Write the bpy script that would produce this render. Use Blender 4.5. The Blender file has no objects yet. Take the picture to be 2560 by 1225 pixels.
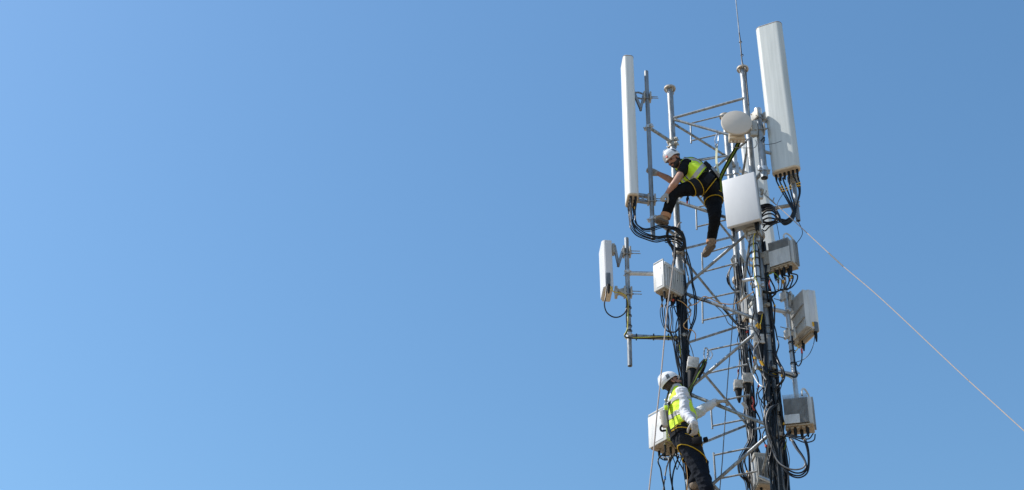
import bpy, bmesh, math, random
from mathutils import Vector, Matrix, noise
random.seed(7)
C = bpy.context.scene
COL = C.collection
R = math.radians

# ------------------------------------------------------------------ camera
FPX, CX, CY = 3556.0, 1280.0, 612.5            # 50 mm lens seen in a 2560 px wide frame
ZEN = Vector((145.0, 5012.0, -3556.0)).normalized()   # zenith in camera axes (the uprights' vanishing point)
_f = Vector((0, 0, -1))
_Y = (_f - ZEN * _f.dot(ZEN)).normalized()
_X = _Y.cross(ZEN)
ROT = Matrix((_X, _Y, ZEN))
EYE = Vector((0, 0, 1.6))
cam = bpy.data.cameras.new('camera')
cam.sensor_width = 36.0
cam.lens = 36.0 * FPX / 2560.0
cam.clip_end = 20000
cam_o = bpy.data.objects.new('camera', cam)
cam_o.matrix_world = Matrix.Translation(EYE) @ ROT.to_4x4()
COL.objects.link(cam_o)
C.camera = cam_o

# ------------------------------------------------------------------ light
SUN_EL, SUN_AZ = 51.0, -86.0                    # azimuth from +Y (view) towards +X; sun stands to the left
sd = Vector((math.sin(R(SUN_AZ)) * math.cos(R(SUN_EL)), math.cos(R(SUN_AZ)) * math.cos(R(SUN_EL)), math.sin(R(SUN_EL))))
w = bpy.data.worlds.new('World'); C.world = w; w.use_nodes = True
nt = w.node_tree
bg = nt.nodes['Background']
sky = nt.nodes.new('ShaderNodeTexSky'); sky.sky_type = 'NISHITA'; sky.sun_disc = False
sky.sun_elevation = R(SUN_EL); sky.sun_rotation = R(SUN_AZ)
sky.altitude = 0; sky.air_density = 1.5; sky.dust_density = 1.0; sky.ozone_density = 7.0
hs_ = nt.nodes.new('ShaderNodeHueSaturation'); hs_.inputs['Saturation'].default_value = 1.08; hs_.inputs['Hue'].default_value = 0.4935
nt.links.new(sky.outputs[0], hs_.inputs['Color']); nt.links.new(hs_.outputs[0], bg.inputs[0]); bg.inputs[1].default_value = 0.15
sl = bpy.data.lights.new('sun', 'SUN'); sl.energy = 4.9; sl.angle = R(0.53); sl.color = (1, 0.955, 0.88)
so = bpy.data.objects.new('sun', sl); COL.objects.link(so)
so.rotation_euler = sd.to_track_quat('Z', 'Y').to_euler()
so.location = (-20, 0, 40)
C.view_settings.view_transform = 'Standard'; C.view_settings.look = 'None'
C.view_settings.exposure = 0.11; C.view_settings.gamma = 1.0

# ------------------------------------------------------------------ pixel rays to places
def ray(px, py):
    return ROT @ Vector((px - CX, CY - py, -FPX))
def at(px, py, Y):
    d = ray(px, py); return EYE + d * (Y / d.y)
def atz(px, py, z):
    d = ray(px, py); return EYE + d * ((z - EYE.z) / d.z)
def pm(px, py, Y):                               # pixels per metre there
    return FPX / ((at(px, py, Y) - EYE).dot(ROT @ Vector((0, 0, -1))))

# ------------------------------------------------------------------ materials
def mat(name, c1, c2=None, rough=0.5, metal=0.0, scale=(8, 8, 8), lo=0.35, hi=0.7, bump=0.0, bscale=60, spec=0.5, coat=0.0, detail=6, sheen=0.0):
    m = bpy.data.materials.new(name); m.use_nodes = True
    n = m.node_tree; b = n.nodes['Principled BSDF']
    b.inputs['Roughness'].default_value = rough; b.inputs['Metallic'].default_value = metal
    b.inputs['Specular IOR Level'].default_value = spec
    b.inputs['Coat Weight'].default_value = coat
    b.inputs['Sheen Weight'].default_value = sheen
    tc = n.nodes.new('ShaderNodeTexCoord')
    if c2:
        mp = n.nodes.new('ShaderNodeMapping'); mp.inputs['Scale'].default_value = scale
        nz = n.nodes.new('ShaderNodeTexNoise'); nz.inputs['Scale'].default_value = 1.0; nz.inputs['Detail'].default_value = detail
        nz.inputs['Roughness'].default_value = 0.65
        rp = n.nodes.new('ShaderNodeValToRGB')
        rp.color_ramp.elements[0].position = lo; rp.color_ramp.elements[0].color = (*c1, 1)
        rp.color_ramp.elements[1].position = hi; rp.color_ramp.elements[1].color = (*c2, 1)
        n.links.new(tc.outputs['Object'], mp.inputs[0]); n.links.new(mp.outputs[0], nz.inputs[0])
        n.links.new(nz.outputs[0], rp.inputs[0]); n.links.new(rp.outputs[0], b.inputs['Base Color'])
    else:
        b.inputs['Base Color'].default_value = (*c1, 1)
    if bump:
        nb = n.nodes.new('ShaderNodeTexNoise'); nb.inputs['Scale'].default_value = bscale; nb.inputs['Detail'].default_value = 5
        bp = n.nodes.new('ShaderNodeBump'); bp.inputs['Strength'].default_value = bump; bp.inputs['Distance'].default_value = 0.02
        n.links.new(tc.outputs['Object'], nb.inputs[0]); n.links.new(nb.outputs[0], bp.inputs['Height'])
        n.links.new(bp.outputs[0], b.inputs['Normal'])
    return m
M = {}
M['steel'] = mat('galvanised_steel', (0.15, 0.16, 0.17), (0.40, 0.415, 0.425), 0.46, 0.45, (26, 26, 7), 0.32, 0.62, bump=0.08, bscale=90)
M['steel_dark'] = mat('weathered_steel', (0.20, 0.22, 0.24), (0.36, 0.38, 0.40), 0.5, 0.45, (20, 20, 5), bump=0.1)
M['steel_bright'] = mat('bright_zinc', (0.48, 0.50, 0.52), (0.66, 0.68, 0.70), 0.38, 0.5, (20, 20, 10), bump=0.08)
M['flange'] = mat('rust_stained_zinc', (0.52, 0.47, 0.40), (0.30, 0.17, 0.09), 0.65, 0.2, (22, 22, 22), 0.5, 0.75, bump=0.1)
M['bracket'] = mat('dusty_zinc_bracket', (0.50, 0.48, 0.44), (0.33, 0.30, 0.25), 0.6, 0.25, (30, 30, 30), bump=0.1)
M['radome'] = mat('radome_offwhite', (0.66, 0.67, 0.64), (0.80, 0.80, 0.78), 0.42, 0, (26, 26, 1.2), 0.3, 0.7, spec=0.4)
M['radome_dusty'] = mat('radome_dusty', (0.50, 0.525, 0.505), (0.67, 0.69, 0.67), 0.5, 0, (22, 22, 0.9), 0.3, 0.7, spec=0.35)
M['panelwhite'] = mat('panel_white', (0.62, 0.62, 0.635), (0.69, 0.69, 0.70), 0.5, 0, (9, 9, 3), 0.3, 0.75, spec=0.4)
M['radiowhite'] = mat('radio_paint', (0.50, 0.50, 0.48), (0.70, 0.70, 0.69), 0.5, 0, (14, 14, 3), 0.3, 0.62, bump=0.04)
M['radiogrey'] = mat('radio_fin_shade_grey', (0.24, 0.24, 0.235), (0.40, 0.40, 0.39), 0.55, 0, (14, 14, 3), bump=0.04)  # grey deepened so the colour carries the shade in the fin gaps
M['capbeige'] = mat('dusty_bounce_end_cap', (0.58, 0.47, 0.34), (0.70, 0.60, 0.47), 0.7, 0, (25, 25, 25), 0.35, 0.7, bump=0.1)  # dusty beige that also has the ground's warm bounce put into the colour
M['dirt_bounce'] = mat('dusty_bounce_underside', (0.30, 0.235, 0.165), (0.50, 0.42, 0.32), 0.85, 0, (60, 60, 60), 0.35, 0.65, bump=0.15)  # dust, with warm light bounced off the ground mixed into the brown
M['brownedge'] = mat('cap_seam', (0.22, 0.15, 0.10), None, 0.7)
M['black'] = mat('cable_black', (0.006, 0.006, 0.008), (0.014, 0.014, 0.016), 0.36, 0, (12, 12, 12), spec=0.38)
M['tie'] = mat('cable_tie_black', (0.012, 0.012, 0.014), None, 0.5)
M['conn'] = mat('rubber_boot_black', (0.007, 0.007, 0.008), None, 0.6, spec=0.3)
M['greycable'] = mat('cable_grey', (0.10, 0.10, 0.10), (0.22, 0.21, 0.21), 0.4, 0, (14, 14, 14))
M['yellow'] = mat('earth_cable_yellow', (0.60, 0.44, 0.02), (0.38, 0.44, 0.04), 0.4, 0, (6, 6, 9), 0.5, 0.6)
M['yellowtape'] = mat('tape_yellow', (0.80, 0.42, 0.01), None, 0.5)
M['orange'] = mat('wire_orange', (0.62, 0.30, 0.08), (0.50, 0.34, 0.16), 0.5, 0, (9, 9, 9))
M['bluetape'] = mat('tape_blue', (0.02, 0.22, 0.65), None, 0.5)
M['red'] = mat('tape_red', (0.50, 0.06, 0.035), None, 0.6)
M['eyeshade'] = mat('eye_shaded', (0.03, 0.02, 0.016), None, 0.3)  # whole eyeball coloured dark, standing in for the shadow over the eyes
M['rope'] = mat('rope_beige', (0.38, 0.32, 0.28), (0.48, 0.41, 0.37), 0.9, 0, (30, 30, 30), spec=0.2)
M['ropegrey'] = mat('rope_grey', (0.12, 0.12, 0.12), (0.24, 0.23, 0.22), 0.8, 0, (60, 60, 60))
M['lime'] = mat('webbing_lime', (0.17, 0.24, 0.012), (0.11, 0.16, 0.012), 0.8, 0, (40, 40, 40), bump=0.2, bscale=300)
M['webcream'] = mat('webbing_cream', (0.72, 0.68, 0.48), (0.62, 0.60, 0.36), 0.8, 0, (30, 30, 30))
M['webblack'] = mat('webbing_black', (0.006, 0.006, 0.008), (0.014, 0.014, 0.016), 0.85, 0, (50, 50, 50), spec=0.25)
M['hivis'] = mat('hivis_fabric', (0.62, 0.86, 0.012), (0.70, 0.93, 0.02), 0.75, 0, (12, 12, 12), bump=0.25, bscale=28, sheen=0.15)
M['reflect'] = mat('reflective_tape', (0.42, 0.40, 0.375), (0.56, 0.53, 0.50), 0.4, 0.25, (20, 20, 20), bump=0.15, bscale=40)
M['shirtblack'] = mat('shirt_black', (0.004, 0.004, 0.005), (0.009, 0.009, 0.010), 0.85, 0, (12, 12, 12), bump=0.6, bscale=22, spec=0.2)
M['shirtwhite'] = mat('shirt_pale', (0.56, 0.57, 0.62), (0.68, 0.69, 0.72), 0.8, 0, (10, 10, 10), bump=0.5, bscale=20)
M['trousers'] = mat('trousers_black', (0.003, 0.0035, 0.005), (0.008, 0.009, 0.012), 0.9, 0, (10, 10, 10), bump=0.7, bscale=20, spec=0.2)
M['trousersnavy'] = mat('trousers_navy', (0.004, 0.006, 0.012), (0.010, 0.014, 0.024), 0.9, 0, (10, 10, 10), bump=0.7, bscale=20, spec=0.2)
M['pad'] = mat('harness_pad', (0.009, 0.010, 0.013), (0.018, 0.019, 0.024), 0.85, 0, (30, 30, 30), bump=0.2, bscale=200, spec=0.2)
M['trim'] = mat('harness_trim_yellow', (0.58, 0.36, 0.01), None, 0.8)
M['skin'] = mat('skin', (0.37, 0.185, 0.122), (0.45, 0.235, 0.165), 0.55, 0, (20, 20, 20))
M['lips'] = mat('lips', (0.50, 0.20, 0.17), None, 0.5)
M['beard'] = mat('hair_dark', (0.018, 0.012, 0.010), (0.04, 0.028, 0.022), 0.7, 0, (90, 90, 90), bump=0.5, bscale=180)
M['hairgrey'] = mat('hair_dark_grey', (0.030, 0.019, 0.014), (0.07, 0.048, 0.036), 0.75, 0, (90, 90, 90), bump=0.4, bscale=180)
M['eyewhite'] = mat('eye_white', (0.7, 0.68, 0.65), None, 0.3)
M['glove'] = mat('glove_grey', (0.36, 0.32, 0.28), (0.52, 0.48, 0.43), 0.85, 0, (30, 30, 30), bump=0.4, bscale=120)
M['boot'] = mat('boot_suede', (0.30, 0.19, 0.11), (0.40, 0.28, 0.18), 0.85, 0, (30, 30, 30), bump=0.4, bscale=90)
M['bootgrey'] = mat('boot_taupe', (0.22, 0.17, 0.135), (0.36, 0.28, 0.21), 0.85, 0, (26, 26, 26), bump=0.4, bscale=90)
M['bootlining'] = mat('boot_tan_heel', (0.45, 0.20, 0.09), (0.52, 0.28, 0.15), 0.8, 0, (26, 26, 26))
M['sole'] = mat('boot_sole', (0.10, 0.08, 0.065), (0.20, 0.16, 0.13), 0.85, 0, (50, 50, 50), bump=0.6, bscale=120)
M['helmet'] = mat('helmet_white', (0.78, 0.78, 0.80), (0.82, 0.82, 0.83), 0.28, 0, (10, 10, 10), coat=0.2)
M['vent'] = mat('helmet_vent', (0.10, 0.12, 0.14), (0.16, 0.18, 0.2), 0.5, 0, (50, 50, 50))
M['canister'] = mat('absorber_pack', (0.46, 0.42, 0.36), (0.56, 0.52, 0.45), 0.8, 0, (24, 24, 24))
M['dish'] = mat('dish_cover', (0.60, 0.535, 0.46), (0.66, 0.59, 0.515), 0.6, 0, (6, 6, 6), 0.3, 0.7)
M['sand'] = mat('dry_ground', (0.22, 0.17, 0.115), (0.30, 0.24, 0.17), 0.95, 0, (0.3, 0.3, 0.3), 0.35, 0.65)
M['closure'] = mat('closure_offwhite', (0.40, 0.37, 0.33), (0.62, 0.59, 0.56), 0.6, 0, (22, 22, 22), 0.35, 0.6)

# ------------------------------------------------------------------ helpers
def setp(o, label=None, cat=None, group=None, kind=None):
    if label: o['label'] = label
    if cat: o['category'] = cat
    if group: o['group'] = group
    if kind: o['kind'] = kind
    return o
def thing(name, label, cat, loc=(0, 0, 0), group=None):
    o = bpy.data.objects.new(name, None); o.empty_display_size = 0.1
    o.location = loc; COL.objects.link(o)
    return setp(o, label, cat, group)
def link(name, me, parent=None):
    o = bpy.data.objects.new(name, me); COL.objects.link(o)
    if parent:
        o.parent = parent
        p, T = parent, Matrix()
        root = parent
        while root.parent: root = root.parent
        # all meshes are in world coordinates; only the root empty carries a location
        if parent is root: o.matrix_parent_inverse = Matrix.Translation(-Vector(root.location))
    return o
def obj(name, bm, m, parent=None, smooth=40):
    me = bpy.data.meshes.new(name)
    bmesh.ops.recalc_face_normals(bm, faces=bm.faces[:])
    if smooth:
        for f in bm.faces: f.smooth = True
        lim = R(smooth)
        for e in bm.edges:
            if len(e.link_faces) == 2 and e.calc_face_angle(0) > lim: e.smooth = False
    bm.to_mesh(me); bm.free()
    me.materials.append(M[m])
    return link(name, me, parent)
def perp(d):
    a = Vector((0, 0, 1)) if abs(d.z) < 0.9 else Vector((1, 0, 0))
    u = d.cross(a).normalized(); return u, d.cross(u).normalized()
def spline(pts, k=6):
    pts = [Vector(p) for p in pts]
    if len(pts) < 3: return pts
    P = [pts[0] * 2 - pts[1]] + pts + [pts[-1] * 2 - pts[-2]]
    out = []
    for i in range(1, len(P) - 2):
        a, b, c, d = P[i - 1:i + 3]
        for j in range(k):
            t = j / k
            out.append(0.5 * ((2 * b) + (c - a) * t + (2 * a - 5 * b + 4 * c - d) * t * t + (3 * b - a - 3 * c + d) * t ** 3))
    out.append(pts[-1]); return out
def loft(bm, rings, cap=True, closed=False):
    vs = [[bm.verts.new(p) for p in r] for r in rings]
    n = len(vs[0])
    rr = range(len(vs)) if closed else range(len(vs) - 1)
    for i in rr:
        a, b = vs[i], vs[(i + 1) % len(vs)]
        for j in range(n):
            try: bm.faces.new((a[j], a[(j + 1) % n], b[(j + 1) % n], b[j]))
            except ValueError: pass
    if cap and not closed:
        bm.faces.new(vs[0][::-1]); bm.faces.new(vs[-1])
    return vs
def tube(bm, pts, r, n=10, cap=True, closed=False):
    pts = [Vector(p) for p in pts]; m = len(pts)
    rs = r if isinstance(r, (list, tuple)) else [r] * m
    tang = []
    for i in range(m):
        if closed: t = pts[(i + 1) % m] - pts[i - 1]
        else: t = pts[min(i + 1, m - 1)] - pts[max(i - 1, 0)]
        tang.append(t.normalized())
    u, v = perp(tang[0]); rings = []
    for i in range(m):
        u = (u - tang[i] * u.dot(tang[i])).normalized(); v = tang[i].cross(u)
        rings.append([pts[i] + (u * math.cos(a) + v * math.sin(a)) * rs[i] for a in [2 * math.pi * k / n for k in range(n)]])
    loft(bm, rings, cap, closed)
def pipe(bm, a, b, r, wall=0.006, n=18):           # open-ended hollow pipe
    a, b = Vector(a), Vector(b); d = (b - a).normalized(); u, v = perp(d)
    ri = r - wall; L = min(0.25, (b - a).length * 0.4)
    ring = lambda p, q: [p + (u * math.cos(2 * math.pi * k / n) + v * math.sin(2 * math.pi * k / n)) * q for k in range(n)]
    loft(bm, [ring(a + d * L, ri), ring(a, ri), ring(a, r), ring(b, r), ring(b, ri), ring(b - d * L, ri)], True)
def capchain(bm, pts, rs, n=14, k=5):
    P4 = spline([Vector((*p, r)) for p, r in zip(pts, rs)], k) if len(pts) > 2 else [Vector((*p, r)) for p, r in zip(pts, rs)]
    ps = [Vector(q[:3]) for q in P4]; rr = [max(q[3], 0.003) for q in P4]
    d0 = (ps[0] - ps[1]).normalized(); d1 = (ps[-1] - ps[-2]).normalized()
    A, B, ra, rb = ps[0], ps[-1], rr[0], rr[-1]
    st = [(A + d0 * ra * math.cos(t), max(ra * math.sin(t), 0.001)) for t in (0.08, 0.5, 1.0)]
    en = [(B + d1 * rb * math.cos(t), max(rb * math.sin(t), 0.001)) for t in (1.0, 0.5, 0.08)]
    seq = st + list(zip(ps, rr)) + en
    tube(bm, [s[0] for s in seq], [s[1] for s in seq], n)
def V4(p): return Vector((p[0], p[1], p[2]))
def fbox(bm, c, ax, ay, az, sx, sy, sz, bev=0.0, seg=2):   # oriented box
    vs = []
    for k in (-1, 1):
        for j in (-1, 1):
            for i in (-1, 1):
                vs.append(bm.verts.new(c + ax * (i * sx / 2) + ay * (j * sy / 2) + az * (k * sz / 2)))
    fs = [(0, 2, 3, 1), (4, 5, 7, 6), (0, 1, 5, 4), (2, 6, 7, 3), (0, 4, 6, 2), (1, 3, 7, 5)]
    F = [bm.faces.new([vs[i] for i in f]) for f in fs]
    if bev:
        es = list({e for f in F for e in f.edges})
        bmesh.ops.bevel(bm, geom=es, offset=bev, segments=seg, affect='EDGES', profile=0.5)
def ringband(bm, c, d, r, hw, th=0.006, n=24, ry=None, u=None):    # a flat band round an axis
    d = d.normalized()
    if u is None: u, v = perp(d)
    else: u = (u - d * u.dot(d)).normalized(); v = d.cross(u)
    ry = ry or r
    rg = lambda o, q: [c + d * o + u * (math.cos(2 * math.pi * k / n) * (r + q)) + v * (math.sin(2 * math.pi * k / n) * (ry + q)) for k in range(n)]
    loft(bm, [rg(-hw, 0), rg(-hw, th), rg(hw, th), rg(hw, 0)], False, True)
def ribbon(bm, pts, side, w_, th=0.004):                   # flat webbing along points
    pts = spline(pts, 6); m = len(pts); rings = []
    for i, p in enumerate(pts):
        t = (pts[min(i + 1, m - 1)] - pts[max(i - 1, 0)]).normalized()
        s = side[i * len(side) // m] if isinstance(side, list) else side
        s = (s - t * s.dot(t)).normalized(); q = t.cross(s)
        rings.append([p + s * w_ / 2 + q * th / 2, p - s * w_ / 2 + q * th / 2, p - s * w_ / 2 - q * th / 2, p + s * w_ / 2 - q * th / 2])
    loft(bm, rings)
def NB(): return bmesh.new()
UP = Vector((0, 0, 1))

def blob(name, chains, m, parent, voxel=0.009, smooth=4, wrinkle=0.0, cuts=(), keep=None):
    """round-ended tapering chains grown together into ONE continuous surface"""
    bm = NB()
    for ch in chains:
        if ch[0] == 's':                                      # ellipsoid (centre, axes matrix, radii)
            _, c, fr, rad = ch
            r_ = bmesh.ops.create_uvsphere(bm, u_segments=16, v_segments=10, radius=1)
            for v in r_['verts']:
                q = v.co; v.co = c + fr[0] * (q.x * rad[0]) + fr[1] * (q.y * rad[1]) + fr[2] * (q.z * rad[2])
        else:
            capchain(bm, [c[0] for c in ch], [c[1] for c in ch])
    me = bpy.data.meshes.new('tmp'); bmesh.ops.recalc_face_normals(bm, faces=bm.faces[:]); bm.to_mesh(me); bm.free()
    o = bpy.data.objects.new('tmp', me); COL.objects.link(o)
    rm = o.modifiers.new('r', 'REMESH'); rm.mode = 'VOXEL'; rm.voxel_size = voxel
    if smooth:
        s = o.modifiers.new('s', 'SMOOTH'); s.iterations = smooth; s.factor = 0.5
    dg = bpy.context.evaluated_depsgraph_get()
    out = bpy.data.meshes.new_from_object(o.evaluated_get(dg))
    bpy.data.objects.remove(o); bpy.data.meshes.remove(me)
    b2 = NB(); b2.from_mesh(out)
    if wrinkle:
        b2.normal_update()
        for v in b2.verts:
            p = v.co * 14.0
            q = noise.noise(p + Vector((3, 1, 7))) + 0.5 * noise.noise(p * 2.1)
            ridge = 1 - abs(noise.noise(Vector((v.co.x * 9, v.co.y * 9, v.co.z * 16)))) * 2
            v.co += v.normal * wrinkle * (0.6 * q + 0.7 * ridge - 0.3)
    for (p, nrm) in cuts:
        bmesh.ops.bisect_plane(b2, geom=b2.verts[:] + b2.edges[:] + b2.faces[:], plane_co=p, plane_no=nrm, clear_outer=True)
    if keep is not None: keep.append(b2.copy())
    b2.to_mesh(out); b2.free()
    for p in out.polygons: p.use_smooth = True
    out.name = name; out.materials.clear(); out.materials.append(M[m])
    return link(name, out, parent)
def slab(name, src, p, nrm, hw, off, m, parent, extra=()):
    """strip of a garment surface between two planes, lifted off it a little and given thickness"""
    b = src.copy(); nrm = nrm.normalized(); b.normal_update()
    for v in b.verts: v.co += v.normal * off
    for (q, n2) in [(p + nrm * hw, nrm), (p - nrm * hw, -nrm)] + list(extra):
        bmesh.ops.bisect_plane(b, geom=b.verts[:] + b.edges[:] + b.faces[:], plane_co=q, plane_no=n2, clear_outer=True)
    if not b.faces: b.free(); return None
    bmesh.ops.remove_doubles(b, verts=b.verts[:], dist=.0006); bmesh.ops.dissolve_degenerate(b, edges=b.edges[:], dist=.0004); b.normal_update()
    old = [v.co.copy() for v in b.verts]; lo = Vector([min(c[i] for c in old) - .03 for i in range(3)]); hi = Vector([max(c[i] for c in old) + .03 for i in range(3)])
    r_ = bmesh.ops.solidify(b, geom=b.faces[:], thickness=max(off * 0.7, 0.002))
    bad = [v for v in b.verts if any(v.co[i] < lo[i] or v.co[i] > hi[i] for i in range(3))]
    if bad: bmesh.ops.delete(b, geom=bad, context='VERTS')
    return obj(name, b, m, parent, 50)
def cable(pts, r, m='black', name='cable', label=None, cat='cable', group=None, parent=None, n=7, k=6):
    bm = NB(); tube(bm, spline([at(*p) if p[2] < 30 and p[0] > 100 else Vector(p) for p in pts], k), r, n)
    o = obj(name, bm, m, parent, 60)
    if label: setp(o, label, cat, group)
    return o
def ties(parent, items, r=0.004):
    for c, d, rad in items:
        bm = NB(); ringband(bm, c, d, rad, 0.006, 0.005, 16); obj('cable_tie', bm, 'tie', parent)

# ================================================================== SETTING
bm = NB()
g = [bm.verts.new(p) for p in ((-6000, -6000, 0), (6000, -6000, 0), (6000, 6000, 0), (-6000, 6000, 0))]; bm.faces.new(g)
setp(obj('ground', bm, 'sand', None, 0), kind='structure')

# ================================================================== TOWER
YA, YB, YC = 14.70, 14.26, 15.25
LA = at(1677, 267, YA); LB = at(1862, 230, YB); LC = at(1816, 333, YC)
def on(L, z): return Vector((L.x, L.y, z))
def legz(L, py):                                            # height on a leg seen at image row py
    lo, hi = 0.0, 60.0
    for _ in range(50):
        mid = (lo + hi) / 2
        q = ROT.transposed() @ (on(L, mid) - EYE)
        y = CY - FPX * q.y / -q.z
        if y > py: lo = mid
        else: hi = mid
    return lo
def plane_pt(px, py, P, Q):                                  # ray meets the upright plane through P and Q
    d = ray(px, py); nrm = (Q - P).cross(UP); return EYE + d * ((P - EYE).dot(nrm) / d.dot(nrm))
tower = thing('lattice_tower', 'grey galvanised three legged lattice tower carrying antennas and two climbers', 'tower', (LC.x, LC.y, 0))
zt = legz(LA, 222)
for L, topz in ((LA, zt), (LB, zt), (LC, zt)):
    zj = legz(LA, 637); zk = legz(LB, 1095)
    bm = NB(); tube(bm, [on(L, 0), on(L, zk)], 0.056, 20); tube(bm, [on(L, zk), on(L, zj)], 0.052, 20); tube(bm, [on(L, zj), on(L, topz)], 0.043, 20)
    lg = obj('leg', bm, 'steel', tower)
    for z, rr in ((topz, 0.080), (zj, 0.082), (zk, 0.09)):
        bm = NB(); tube(bm, [on(L, z - 0.012), on(L, z + 0.012)], rr, 28)
        if z != topz: tube(bm, [on(L, z + 0.013), on(L, z + 0.035)], rr, 28)
        for k in range(6):
            a = k * math.pi / 3 + 0.3; q = on(L, z) + Vector((math.cos(a), math.sin(a), 0)) * (rr - 0.014)
            tube(bm, [q - UP * 0.03, q + UP * (0.05 if z != topz else .014)], 0.008, 6)
        for k in range(4):
            a = k * math.pi / 2 + 0.5; u = Vector((math.cos(a), math.sin(a), 0))
            fbox(bm, on(L, z - 0.045) + u * 0.052, u, UP.cross(u), UP, 0.024, 0.006, 0.066)
        obj('flange', bm, 'flange', lg)
mAC, mBC = (LA + LC) / 2, (LB + LC) / 2
FACE = {'AB': (LA - Vector((0, 0.03, 0)), LB - Vector((0, 0.03, 0))), 'AC': (LA, LC), 'M': (mAC, mBC)}
def brace(p, q, r, name='brace', m='steel', plates=True):
    d = (q - p).normalized()
    bm = NB(); tube(bm, [p, q], r, 12)
    if plates:
        u, v = perp(d)
        for e, s in ((p, 1), (q, -1)):
            fbox(bm, e + d * s * 0.02, d, u, v, 0.10, 0.006, r * 2.4)
            tube(bm, [e + d * s * 0.03 - u * 0.022, e + d * s * 0.03 + u * 0.022], 0.009, 6)
    return obj(name, bm, m, tower)
# front face lacing (left leg to right leg)
AB = [(1684, 295, 1862, 245, .019), (1686, 299, 1868, 350, .018), (1700, 494, 1874, 346, .018), (1696, 505, 1890, 568, .021), (1700, 727, 1893, 563, .019),
      (1703, 730, 1915, 806, .021), (1722, 972, 1915, 810, .019), (1722, 985, 1944, 1072, .021), (1738, 1248, 1942, 1070, .020), (1738, 1255, 1965, 1350, .021)]
for x0, y0, x1, y1, r in AB: brace(plane_pt(x0, y0, *FACE['AB']), plane_pt(x1, y1, *FACE['AB']), r)
AC = [(1687, 311, 1813, 389, .017), (1813, 389, 1690, 407, .013), (1692, 425, 1836, 604, .016), (1838, 590, 1701, 624, .016), (1706, 643, 1850, 820, .016), (1853, 814, 1712, 859, .016),
      (1722, 889, 1876, 1072, .016), (1876, 1059, 1732, 1117, .016), (1735, 1160, 1895, 1330, .016)]
for x0, y0, x1, y1, r in AC: brace(plane_pt(x0, y0, *FACE['AC']), plane_pt(x1, y1, *FACE['AC']), r)
BC = [(1872, 346, 1836, 560, .017), (1880, 570, 1846, 792, .017), (1908, 812, 1866, 1010, .017), (1930, 1072, 1890, 1260, .017),
      (1842, 578, 1890, 556, .015), (1860, 820, 1911, 800, .015), (1880, 1075, 1938, 1060, .015)]
for i, (x0, y0, x1, y1, r) in enumerate(BC):
    a, b = (YB + .02, YC - .02) if i < 4 else (YC - .02, YB + .02)
    brace(at(x0, y0, a), at(x1, y1, b), r)
RUNG = [(1729, 308, 1812, 287), (1728, 352, 1822, 329), (1735, 404, 1826, 388), (1746, 444, 1830, 436), (1741, 519, 1832, 496), (1742, 567, 1835, 545), (1756, 636, 1842, 610), (1757, 680, 1845, 657),
        (1758, 748, 1851, 728), (1757, 801, 1856, 780), (1768, 876, 1862, 856), (1770, 933, 1868, 911), (1778, 1007, 1874, 987), (1780, 1065, 1880, 1045), (1785, 1138, 1886, 1117), (1790, 1198, 1893, 1178)]
for x0, y0, x1, y1 in RUNG:
    bm = NB(); tube(bm, [plane_pt(x0, y0, *FACE['M']), plane_pt(x1, y1, *FACE['M'])], 0.0115, 10)
    obj('rung', bm, 'steel', tower)
for x0, y0, x1, y1 in [(1726.5, 308, 1728, 358), (1740, 518, 1742, 574), (1755, 632, 1757, 684), (1756, 746, 1757, 808), (1777, 1018, 1781, 1072), (1784, 1132, 1789, 1200)]:
    bm = NB(); tube(bm, [plane_pt(x0, y0, *FACE['M']), plane_pt(x1, y1, *FACE['M'])], 0.012, 10)
    obj('upright_bar', bm, 'steel', tower)

# lightning rod on the right leg
t = thing('lightning_rod', 'thin tall steel lightning rod on top of right tower leg', 'lightning rod', on(LB, zt))
bm = NB(); e = at(1826, -130, YB); tube(bm, [on(LB, zt), at(1850, 100, YB), e], [.009, .008, .005], 8); obj('rod', bm, 'steel', t)
cable([(1848, 82, YB - .012), (1850.5, 100, YB - .015), (1853, 130, YB - .015), (1856, 158, YB - .015), (1861, 164, YB - .04), (1864, 172, YB - .09), (1866, 200, YB - .055), (1872, 262, YB - .055)], .009, 'black', 'cable', parent=t)
ties(t, [(at(1851, 105, YB), UP, .016), (at(1855, 138, YB), UP, .016)])

# ------------------------------------------------------------------ poles, clamps
def vpole(px, py0, py1, Y):
    a = at(px, py0, Y); lo, hi = 0, 40
    L = Vector((a.x, Y, 0)); return L, a.z, legz(L, py1)
def clamp(bm, c, axis, r, toward, n=2, ext=0.07, hw=0.028):
    """pipe clamp: collar of two jaws with bolts through ears"""
    toward = (toward - axis * toward.dot(axis)).normalized(); s = axis.cross(toward)
    ringband(bm, c, axis, r + 0.001, hw * 0.8, 0.008, 20)
    for k in (-1, 1):
        fbox(bm, c + s * k * (r + 0.022) , toward, s, axis, 0.034, 0.032, hw * 1.7, 0.003)
        tube(bm, [c + s * k * (r + 0.022) - toward * 0.045, c + s * k * (r + 0.022) + toward * 0.045], 0.007, 8)
        for e in (-1, 1):
            tube(bm, [c + s * k * (r + 0.022) + toward * e * 0.018, c + s * k * (r + 0.022) + toward * e * 0.03], 0.014, 6)
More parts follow.
